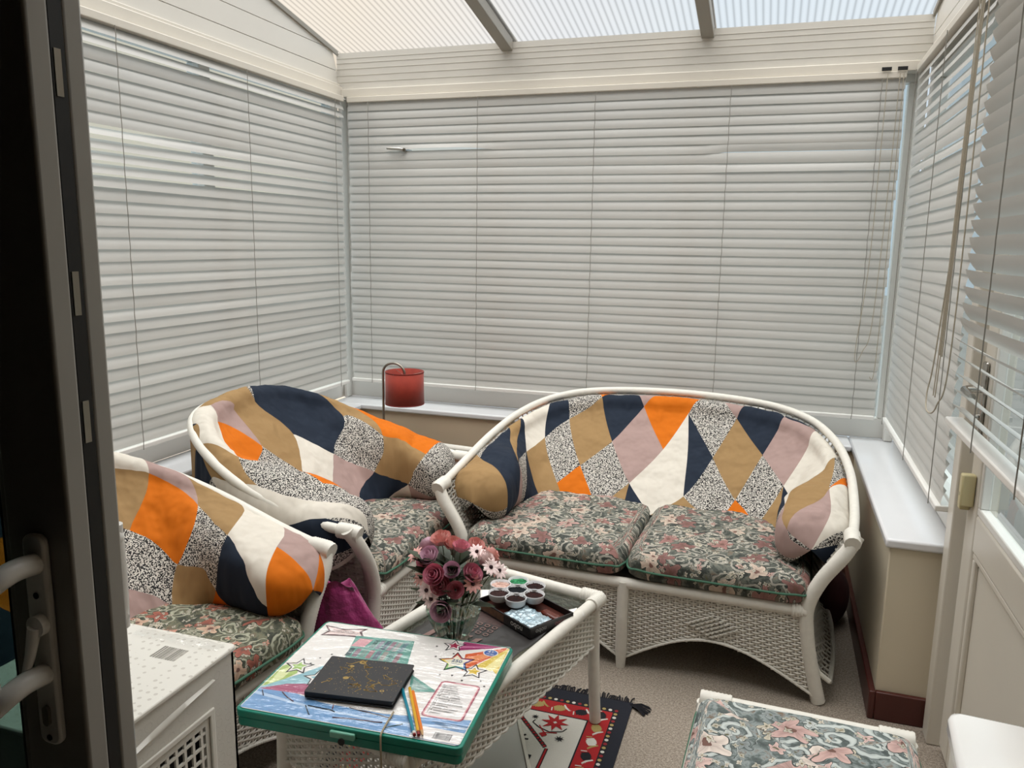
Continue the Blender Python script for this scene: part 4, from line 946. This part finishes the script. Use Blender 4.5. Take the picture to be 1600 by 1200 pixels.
# ------------------------------------------------------------------ lamp and side table in the corner
sd=thing('side_table','small glass-topped white cane side table in the corner behind the armchair','table',(-1.62,3.535,0),rad(-6))
oc=[(.30,.14),(.22,.24),(-.22,.24),(-.30,.14),(-.30,-.14),(-.22,-.24),(.22,-.24),(.30,-.14)]
MB().tube([(x,y,.475) for x,y in oc],.02,12,closed=True).build('frame',M['cane'],sd)
MB().prism([(x*.95,y*.95) for x,y in oc],.472,.478).build('glass_top',M['table_glass'],sd,smooth=False)
for sx in (-1,1):
    for sy in (-1,1): MB().tube([(sx*.22,sy*.18,.465),(sx*.24,sy*.2,.0)],.016,10).build('leg',M['cane'],sd)
lp=thing('table_lamp','brushed metal arched lamp with a red drum shade in the far left corner','lamp',(-1.865,3.63,.4785))
MB().lathe([(0,0),(.065,0),(.068,.004),(.066,.012),(.02,.016),(0,.016)],32).build('base',M['steel'],lp)
zt=.452
MB().tube([(-.024,0,.012),(-.024,0,zt-.05)]+[(-.024+.061-.061*math.cos(a),0,zt-.05+.052*math.sin(a)) for a in [rad(t) for t in range(0,181,15)]]+[(.098,0,zt-.075)],.0065,10).build('stem',M['steel'],lp)
shm=NT('red_velvet_shade'); b=shm.n('BsdfPrincipled',{'Base Color':shm.mix(shm.noise(shm.obj(),22,3),srgb('#7e1f10'),srgb('#a8361f')),'Roughness':.8,'Sheen Weight':.3}); t=shm.n('BsdfTranslucent',{'Color':srgb('#b3200f')}); mx=shm.n('MixShader',{0:.08,1:b.outputs[0],2:t.outputs[0]}); shm.t.links.new(mx.outputs[0],shm.out.inputs[0])
sh=MB().lathe([(.099,-.168),(.097,0)],48,(.098,0,.415)).build('shade',shm.m,lp,thick=.0015)
for za,zb_,ra in ((-.168,-.163,.1003),(-.005,.001,.0985)): MB().lathe([(ra,za),(ra,zb_)],48,(.098,0,.415)).build('shade_trim',plain('dark_red_trim','#7f1c14',.6),sh,thick=.001)
m=MB()
for k in range(3):
    a=k*2.09+.4; m.tube([(.098+.012*math.cos(a),.012*math.sin(a),.395),(.098+.102*math.cos(a),.102*math.sin(a),.411)],.0012,6)
m.build('shade_spider',M['steel'],lp)
MB().tube([(.098,0,.37),(.098,0,.345)],.012,12).tube([(.098,0,.345),(.098,0,.30)],.017,14).build('bulb_holder',M['black_plastic'],lp)
# ------------------------------------------------------------------ magenta bag between the armchairs
g=NT('magenta_velour'); g.bsdf(g.mix(g.noise(g.obj(),9,3),srgb('#6e0f48'),srgb('#a81f70')),.6,bump=g.noise(g.obj(),22,3),bs=.7,bd=.02,Sheen_Weight=.4)
G=[]
for i in range(25):
    v=i/24; z=.008+.472*v; w_=.115*(1-v)**.8+.050; d=.050*(1-v)**.6+.016; cx=-.11*v; row=[]
    for j in range(36):
        a=2*math.pi*j/36; f=1+.10*math.sin(a*5+v*4)+.06*math.sin(a*9-v*7)+.12*noise.noise(Vector((math.cos(a)*2,math.sin(a)*2,v*4)))
        row.append((cx+w_*f*math.cos(a),d*f*math.sin(a),z+.012*math.sin(a*3)*v))
    G.append(row)
m=MB().grid(G,wrap=True); k=len(m.v); m.add([(sum(p[0] for p in G[-1])/36,0,.462)],[]); m.f+=[( 24*36+j,24*36+(j+1)%36,k) for j in range(36)]; m.mi+=[0]*36
bag=m.build('cloth_bag',g.m,None,angle=80); bag.location=(-1.155,2.115,.0); bag.rotation_euler=(0,0,rad(20)); tag(bag,'crumpled magenta cloth bag slumped between the two patchwork armchairs','bag')
# ------------------------------------------------------------------ footstool
fs=thing('footstool','white cane footstool with a faded floral cushion at the bottom right of the picture','footstool',(.130,1.690,0),rad(-2))
SW,SD,SZ=.235,.225,.405
m=MB(); m.tube([(-SW,SD,SZ),(SW,SD,SZ)],.019,14); m.tube([(-SW,-SD,SZ),(SW,-SD,SZ)],.019,14); m.tube([(-SW,-SD,SZ-.01),(-SW,SD,SZ-.01)],.017,12); m.tube([(SW,-SD,SZ-.01),(SW,SD,SZ-.01)],.017,12)
for sx in (-1,1):
    for sy in (-1,1): wrap_tube(m,[(sx*(SW-.065),sy*SD,SZ),(sx*(SW+.012),sy*SD,SZ)],.0235,14,.009,.07)
m.build('frame',M['cane'],fs)
for sx in (-1,1):
    for sy in (-1,1): m=MB(); wrap_tube(m,[(sx*SW,sy*SD,SZ-.005),(sx*SW,sy*SD,.28)],.021,12,.009,.06); m.tube([(sx*SW,sy*SD,.29),(sx*SW,sy*SD,0)],.018,12); m.build('leg',M['cane'],fs)
for i,(a,b_) in enumerate((((-SW,-SD),(SW,-SD)),((SW,-SD),(SW,SD)),((SW,SD),(-SW,SD)),((-SW,SD),(-SW,-SD)))):
    L=math.dist(a,b_); ux,uy=(b_[0]-a[0])/L,(b_[1]-a[1])/L; nx,ny=uy,-ux
    def P(u,v,d,a=a,L=L,ux=ux,uy=uy,nx=nx,ny=ny): 
        s=.02+u*(L-.04); return (a[0]+ux*s+nx*(d-.004),a[1]+uy*s+ny*(d-.004),.23+.16*v)
    m=MB(); weave(m,P,int(L/.024),18,.0026,.0045,None,.0038); m.build('woven_apron',M['weave'],fs)
MB().box((-SW+.01,-SD+.01,.352),(SW-.01,SD-.01,.366)).build('seat_deck',M['weave'],fs)
cushion('seat_cushion',-SW-.012,SW+.012,-SD+.002,SD-.022,.368,.440,M['floral_grey'],fs,puff=.018)
# ------------------------------------------------------------------ white box at the right edge
wb_=thing('storage_box','glossy white plastic storage box with a rounded lid at the lower right edge','box',(.404,1.735,0),rad(-5))
m=MB().prism(rrect(.070,.215,.022,6,.080,-.225),0,.555); m.build('box_body',M['plastic'],wb_,bevel=.004)
m=MB().prism(rrect(.080,.226,.03,8,.080,-.225),.555,.60); m.build('lid',plain('glossy_white_plastic','#e9e8e6',.12,.01,5),wb_,bevel=.012)
# ------------------------------------------------------------------ white ventilated box at the left, behind the open door
tx=thing('storage_crate','tall white plastic crate with dimpled sides and a vent, at the left beside the door','crate',(-.918,1.147,0),0)
g=NT('dimpled_white_plastic'); vo=g.n('TexVoronoi',{'Vector':g.obj(),'Scale':42.0,'Randomness':.15}); rg_=g.math('LESS_THAN',g.math('ABSOLUTE',g.math('SUBTRACT',vo.outputs['Distance'],.33)),.06); g.bsdf(srgb('#d9d6ce'),.42,bump=rg_,bs=1.0,bd=.004)
body=MB(); X0,X1,Y0,Y1,H=-.33,0,-.325,0,.79
# side facing the room is built round a vent opening
vy0,vy1,vz0,vz1=-.235,-.085,.53,.685
body.box((X0,Y0,0),(X0+.006,Y1,H)); body.box((X0,Y1-.006,0),(X1,Y1,H)); body.box((X0,Y0,0),(X1,Y0+.006,H)); body.box((X0,Y0,0),(X1,Y1,.006))
for a in ((Y0,0,Y1,vz0),(Y0,vz1,Y1,H),(Y0,vz0,vy0,vz1),(vy1,vz0,Y1,vz1)): body.box((X1-.006,a[0],a[1]),(X1,a[2],a[3]))
body.build('crate_body',g.m,tx,smooth=False)
m=MB()
for k in range(7): y=vy0+.012+k*.021; m.box((X1-.005,y,vz0),(X1-.001,y+.006,vz1))
for k in range(6): z=vz0+.02+k*.024; m.box((X1-.0045,vy0,z),(X1-.0005,vy1,z+.005))
m.build('vent_grille',M['plastic'],tx,smooth=False)
MB().box((X1-.05,Y0+.01,.3),(X1-.012,Y1-.01,.75)).build('inside_shade_block',M['black'],tx,smooth=False)  # black block standing in for the shade inside the crate
m=MB(); n=20; V=[]
for i in range(n+1):
    t=i/n; y=-.30+.24*t; w_=.012*math.sin(math.pi*t)+.0008; zc=.735+.028*t-.02*(1-t)*t; V.append([(X1+.0006,y,zc-w_*.4),(X1+.007,y,zc+w_*.5),(X1+.0006,y,zc+w_)])
m.grid(V); m.build('grip_ridge',M['plastic'],tx,angle=80)
m=MB()
for a in (-.255,-.075): m.box((X1,a,.02),(X1+.005,a+.012,.705))
m.box((X1,-.255,.700),(X1+.005,-.063,.712)); m.build('panel_rib',M['plastic'],tx,bevel=.003)
lid=MB().prism(rrect(.170,.1685,.010,4,-.165,-.1625),H,H+.010); g=NT('patterned_lid'); vo=g.n('TexVoronoi',{'Vector':g.obj(),'Scale':60.0,'Randomness':.3}); k=g.math('LESS_THAN',vo.outputs['Distance'],.22)
g.bsdf(g.mix(k,srgb('#e8e5dc'),srgb('#cfcac0')),.3,bump=k,bs=.2,bd=.001); lo=lid.build('lid',g.m,tx,bevel=.003)
m=MB(); rg=random.Random(5); x=-.115
while x<-.062:
    w_=rg.choice((.0012,.002,.0035)); m.box((x,-.085,H+.0101),(x+w_,-.045,H+.0104)); x+=w_+rg.choice((.0012,.002))
m.build('barcode_label',plain('grey_label','#8e8a80',.5),tx,smooth=False)
G=[[(-.20+.19*i/16,-.035+.05*j/6,H+.0125+.009*abs(noise.noise(Vector((i*.5,j*.6,2))))+(.0 if j<4 else -.006*(j-3))) for j in range(7)] for i in range(17)]
fm2=film.m; o=MB().grid(G).build('torn_film',fm2,tx,angle=60)
# ------------------------------------------------------------------ rug and board on the floor
rx0,rx1,ry0,ry1=-1.20,-.362,1.25,2.490
rug=thing('rug','red, navy and cream woven rug with a dark fringe, under the coffee table','rug',(0,0,0))
rm=[plain('rug_navy','#171a26',.95,.2,300,.4),plain('rug_red','#a51a1e',.95,.15,300,.4),plain('rug_cream','#c9c4bb',.95,.08,300,.4),plain('rug_black','#15131a',.95,.1,300,.4),plain('rug_gold','#a8935a',.95,.15,300,.4),plain('rug_darkred','#8a1f28',.95,.15,300,.4)]
MB().box((rx0,ry0,.0005),(rx1,ry1,.007)).build('rug_pile',rm[0],rug,smooth=False)
pz=[.0072]
def rp_(m,poly,k): pz[0]+=.0000025; m.add([(x,y,pz[0]) for x,y in poly],[tuple(range(len(poly)))],k)
pt=MB()
def rrc(a,b_,c,d,k): rp_(pt,[(a,c),(b_,c),(b_,d),(a,d)],k)
rrc(rx0+.035,rx1-.035,ry0+.045,ry1-.055,3)
rrc(rx0+.055,rx1-.055,ry0+.075,ry1-.080,1)
rrc(rx0+.122,rx1-.122,ry0+.145,ry1-.150,3); rrc(rx0+.127,rx1-.127,ry0+.15,ry1-.155,2)
def disc(x,y,r,k): rp_(pt,[(x+r*math.cos(i*math.pi/5),y+r*math.sin(i*math.pi/5)) for i in range(10)],k)
n=0; x=rx1-.045
while x>rx0+.04: disc(x,ry1-.067,.0065,(5,2,4)[n%3]); x-=.021; n+=1
n=0; y=ry1-.087
while y>ry0+.05: disc(rx1-.045,y,.0065,(4,2,5)[n%3]); disc(rx0+.045,y,.0065,(4,2,5)[n%3]); y-=.021; n+=1
def leafm_(x,y,ang,k,kk):
    c,s=math.cos(ang),math.sin(ang); T=lambda p:[(x+c*a-s*b_,y+s*a+c*b_) for a,b_ in p]
    body=[(-.020,0)]+[q for i in range(5) for q in ((-.015+.007*i,.004+.008*math.sin((i+.6)/5*3.1)),(-.012+.007*i,.010+.009*math.sin((i+.6)/5*3.1)))]+[(.024,.0)]+[q for i in range(4,-1,-1) for q in ((-.012+.007*i,-.010-.009*math.sin((i+.6)/5*3.1)),(-.015+.007*i,-.004-.008*math.sin((i+.6)/5*3.1)))]
    # body drawn as slanted strips so that it stays convex
    for i in range(5):
        h=.012+.006*math.sin((i+.5)/5*3.1); rp_(pt,T([(-.018+.0075*i,-h),(-.0105+.0075*i,-h+.003),(-.0115+.0075*i,h),(-.019+.0075*i,h-.003)]),k)
    rp_(pt,T([(.020,-.003),(.030,-.018),(.034,-.016),(.026,.004)]),kk); rp_(pt,T([(.020,-.003),(.026,.004),(.022,.020),(.017,.018)]),kk)
    for q in range(3): rp_(pt,T([(.024+.003*q,-.008-.005*q),(.034+.003*q,-.006-.005*q),(.025+.003*q,-.004-.005*q)]),kk)
    rp_(pt,T([(-.030,-.012),(-.026,-.013),(-.022,.006),(-.026,.007)]),kk)
n=0; x=rx1-.155
while x>rx0+.10: leafm_(x,ry1-.115,rad(20),(3,4,4)[n%3],(2,2,4)[n%3] if n%3 else 2); x-=.075; n+=1
n=0; y=ry1-.110
while y>ry0+.08: leafm_(rx1-.088,y,rad(-70),(3,4,2)[n%3],(2,2,4)[n%3]); leafm_(rx0+.088,y,rad(110),(3,4,2)[n%3],(2,2,4)[n%3]); y-=.075; n+=1
fx0,fx1,fy1=rx0+.127,rx1-.127,ry1-.155
def stepped(x0,y0,x1,y1,k,w_=.007,n=16):
    for i in range(n):
        a,b_=x0+(x1-x0)*i/n,y0+(y1-y0)*i/n; rp_(pt,[(a-w_,b_),(a,b_-w_*1.2),(a+w_,b_),(a,b_+w_*1.2)],k)
def rstar(x,y,R0,k,n=8,r=.42,k2=None):
    for i in range(n):
        a=2*math.pi*i/n; b_=math.pi/n; rp_(pt,[(x,y),(x+R0*r*math.cos(a-b_),y+R0*r*math.sin(a-b_)),(x+R0*math.cos(a),y+R0*math.sin(a)),(x+R0*r*math.cos(a+b_),y+R0*r*math.sin(a+b_))],k)
    if k2 is not None: rp_(pt,[(x-R0*.15,y),(x,y-R0*.15),(x+R0*.15,y),(x,y+R0*.15)],k2)
def rline(P,w_,k):
    for (a,b_),(c,d) in zip(P,P[1:]):
        l=math.hypot(c-a,d-b_) or 1; nx,ny=-(d-b_)/l*w_,(c-a)/l*w_; rp_(pt,[(a-nx,b_-ny),(c-nx,d-ny),(c+nx,d+ny),(a+nx,b_+ny)],k)
for oy in (0,-.36,-.72):
    stepped(fx1-.235,fy1-.02+oy,fx1-.085,fy1-.185+oy,3,.009,15); stepped(fx1-.235,fy1-.02+oy,fx1-.085,fy1-.185+oy,1,.0055,15)
    rline([(fx1-.085,fy1-.185+oy),(fx1-.085,fy1-.36+oy)],.006,3); rline([(fx1-.085,fy1-.185+oy),(fx1-.085,fy1-.36+oy)],.003,1)
    rline([(fx1-.235+.02*math.cos(t),fy1-.012+.012*math.sin(t)+oy) for t in [i*.5 for i in range(9)]],.004,3)
    rstar(fx1-.095,fy1-.045+oy,.047,1,8,.45,2)
    rline([(fx1-.16,fy1-.05+oy),(fx1-.165,fy1-.065+oy),(fx1-.14,fy1-.085+oy),(fx1-.10,fy1-.10+oy),(fx1-.06,fy1-.085+oy),(fx1-.05,fy1-.065+oy)],.0018,3)
    rline([(fx1-.14,fy1-.075+oy),(fx1-.115,fy1-.108+oy)],.002,1); rline([(fx1-.115,fy1-.108+oy),(fx1-.075,fy1-.098+oy)],.002,1); rstar(fx1-.115,fy1-.118+oy,.014,1,4,.7)
    rstar(fx1-.060,fy1-.125+oy,.018,3,8,.35); rstar(fx1-.165,fy1-.035+oy,.014,3,8,.35)
    rstar(fx1-.25,fy1-.115+oy,.045,1,9,.5)
    for i in range(8): a=i*math.pi/4+.2; rline([(fx1-.185+.010*math.cos(a),fy1-.165+oy+.010*math.sin(a)),(fx1-.185+.034*math.cos(a),fy1-.165+oy+.034*math.sin(a))],.0032,3)
    rline([(fx1-.26,fy1-.235+oy),(fx1-.12,fy1-.245+oy)],.014,3); rline([(fx1-.27,fy1-.275+oy),(fx1-.12,fy1-.275+oy)],.003,1)
    for i in range(5): rline([(fx1-.25+.03*i+.009*math.cos(t),fy1-.29+oy+.009*math.sin(t)) for t in [q*.6 for q in range(8)]],.0018,1)
pt.build('woven_pattern',rm,rug,smooth=False)
fr=MB(); rg=random.Random(9)
for k in range(150):
    x=rx0+.01+(rx1-rx0-.02)*k/149; a=rg.uniform(-.012,.012); L=rg.uniform(.022,.040)
    fr.tube([(x,ry1-.004,.006),(x+a*.5,ry1+L*.5,.009+rg.uniform(0,.004)),(x+a,ry1+L,.003)],.0022,4)
for k in range(16):
    a=rg.uniform(-.9,.5); fr.tube([(rx1-.01,ry1-.012,.006),(rx1+.03*math.cos(a),ry1-.015+.03*math.sin(a),.012),(rx1+.055*math.cos(a)+rg.uniform(0,.01),ry1-.02+.05*math.sin(a),.004)],.0022,4)
fr.build('fringe',rm[3],rug)
bd=thing('white_board','pale board lying flat on the rug under the coffee table','board',(-.885,2.045,.0100),rad(25))
MB().box((-.12,-.40,0),(.25,.24,.012)).build('panel',plain('pale_grey_board','#b9b6b0',.4,.05,6),bd,bevel=.002)
MB().box((.2505,-.40,0),(.262,.24,.018)).build('edge_strip',M['upvc_cream'],bd,bevel=.002)
# dark red cushion pushed down behind the sofa arm
G=[]
for i in range(17):
    a=math.pi*(i/16-.5); G.append([(.066*math.cos(a)*(1+.06*math.sin(3*t))*math.cos(t),.12*math.cos(a)*math.sin(t),.112+.11*math.sin(a)) for t in [2*math.pi*j/24 for j in range(24)]])
rc=MB().grid(G,wrap=True).build('bundle',plain('dark_red_cloth','#3d1114',.9,.2,20,.4),None,angle=80); rc.location=(.318,3.40,0); tag(rc,'dark red bundle on the floor between the sofa and the right wall','bundle')
# ------------------------------------------------------------------ open patio door leaf beside the camera
LX,LY0,LY1=-.757,.672,.747
lf=bpy.data.objects.new('door_2',None); COL.objects.link(lf); lf['kind']='structure'; lf.location=(LX,LY0,.04)
T=LY1-LY0
m=MB()
def lb(m,x0,x1,z0,z1,y0=0,y1=T): m.box((x0,y0,z0),(x1,y1,z1))
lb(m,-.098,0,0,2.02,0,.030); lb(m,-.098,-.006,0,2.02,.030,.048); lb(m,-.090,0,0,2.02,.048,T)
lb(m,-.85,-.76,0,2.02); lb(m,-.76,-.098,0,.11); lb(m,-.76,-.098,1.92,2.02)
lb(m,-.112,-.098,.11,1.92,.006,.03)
m.build('door_frame',plain('shade_greyed_upvc','#9a9790',.4,.03,6,.02),lf,bevel=.004)  # white uPVC; the doorway's shade is put into the grey colour
m=MB(); lb(m,-.0055,-.001,0,2.02,.030,.048); lb(m,-.116,-.112,.11,1.92,.008,.03); m.build('gasket',M['black'],lf,smooth=False)
for z in (.55,1.27,1.42,1.66): MB().box((-.003,.033,z),(.0,.042,z+.05)).build('latch_plate',M['steel'],lf,smooth=False)
m=MB(); lb(m,-.76,-.098,.11,1.92,.018,.024); m.build('pane',g_glass('dark_tinted_glass',(.34,.44,.41,1)),lf,smooth=False)
hz0,hz1=.895,1.165
hp=MB().prism([(a,b_) for a,b_ in rrect(.0165,.135,.012,5,-.048,(hz0+hz1)/2)],0,.010,0,lambda x,y,z:(x,-z,y)).build('handle_plate',M['upvc'],lf,bevel=.003)
m=MB(); 
for z in (hz1-.035,hz0+.095):
    m.tube(catmull([(-.046,-.008,z),(-.046,-.035,z+.002),(-.05,-.055,z-.004),(-.062,-.068,z-.018)],6),.013,12)
m.tube([(-.062,-.068,hz1-.05),(-.066,-.072,(hz0+hz1)/2+.03),(-.062,-.068,hz0+.08)],.012,12)
m.build('pull_handle',M['upvc'],lf)
m=MB().lathe([(0,0),(.013,0),(.013,.010),(0,.012)],20); sn=m.build('snib',M['upvc'],hp); sn.location=(-.044,-.010,1.095-.04); sn.rotation_euler=(math.pi/2,0,0)
MB().tube([(-.044,-.020,1.055),(-.050,-.024,1.02),(-.060,-.028,.985)],lambda i:(.008,.006,.004)[i],10).build('snib_lever',M['upvc'],hp)
for z in (hz0+.01,hz1-.075): 
    q=MB().lathe([(0,0),(.004,0),(.004,.001),(0,.001)],10).build('screw',M['black'],hp); q.location=(-.048,-.0105,z); q.rotation_euler=(math.pi/2,0,0)
q=MB().prism(rrect(.005,.013,.005,4),0,.004).build('key_cylinder',M['steel'],hp); q.location=(-.048,-.010,.935); q.rotation_euler=(math.pi/2,0,0)
m=MB()
for z in (1.125,1.0):
    m.tube([(-.055,T-.002,z),(-.050,T+.030,z),(-.050,T+.040,z-.01 if z>1.1 else z+.01)],.012,12)
m.tube([(-.052,T+.040,1.135),(-.052,T+.042,1.06),(-.052,T+.040,.99)],.011,12); m.build('outer_pull_handle',M['upvc'],lf)
# ------------------------------------------------------------------ outside
gr=MB().grid([[(x,y,-.06) for y in (-20,30)] for x in (.95,30)]); g_=struct('ground_outside',gr,plain('paving','#62625f',.8,.1,2)); 
hd=MB(); rg=random.Random(3)
G=[[(4.2+.25*noise.noise(Vector((y*1.3,z*1.3,0))),y,z) for z in [i*.09 for i in range(13)]] for y in [-3+i*.2 for i in range(60)]]
hg=MB().grid(G); hm=NT('hedge_foliage'); hm.bsdf(hm.ramp(hm.noise(hm.obj(),14,5,.8),[(.38,srgb('#1f2b1a')),(.55,srgb('#4d6238')),(.7,srgb('#8a9a70'))]).outputs[0],.8,bump=hm.noise(hm.obj(),18,4),bs=1,bd=.1)
o=hg.build('hedge',hm.m,None,thick=.5); tag(o,'green garden hedge seen through the glass of the back door','hedge')
gc=thing('garden_chair','white slatted garden chair outside, seen through the back door glass','chair',(1.25,2.2,-.06),rad(-60))
for k in range(6):
    MB().tube(catmull([(-.22,.0-.0*k,.72-.075*k),(-.12,.09,.70-.075*k),(0,.12,.69-.075*k),(.12,.09,.70-.075*k),(.22,.0,.72-.075*k)],6),.014,8).build('back_slat',M['plastic'],gc)
MB().box((-.23,-.42,.36),(.23,.02,.385)).build('seat',M['plastic'],gc,bevel=.01)
for sx in (-1,1):
    MB().tube([(sx*.22,0,.80),(sx*.22,.02,.0)],.018,8).build('leg',M['plastic'],gc); MB().tube([(sx*.22,-.40,.38),(sx*.24,-.42,.0)],.018,8).build('leg',M['plastic'],gc)
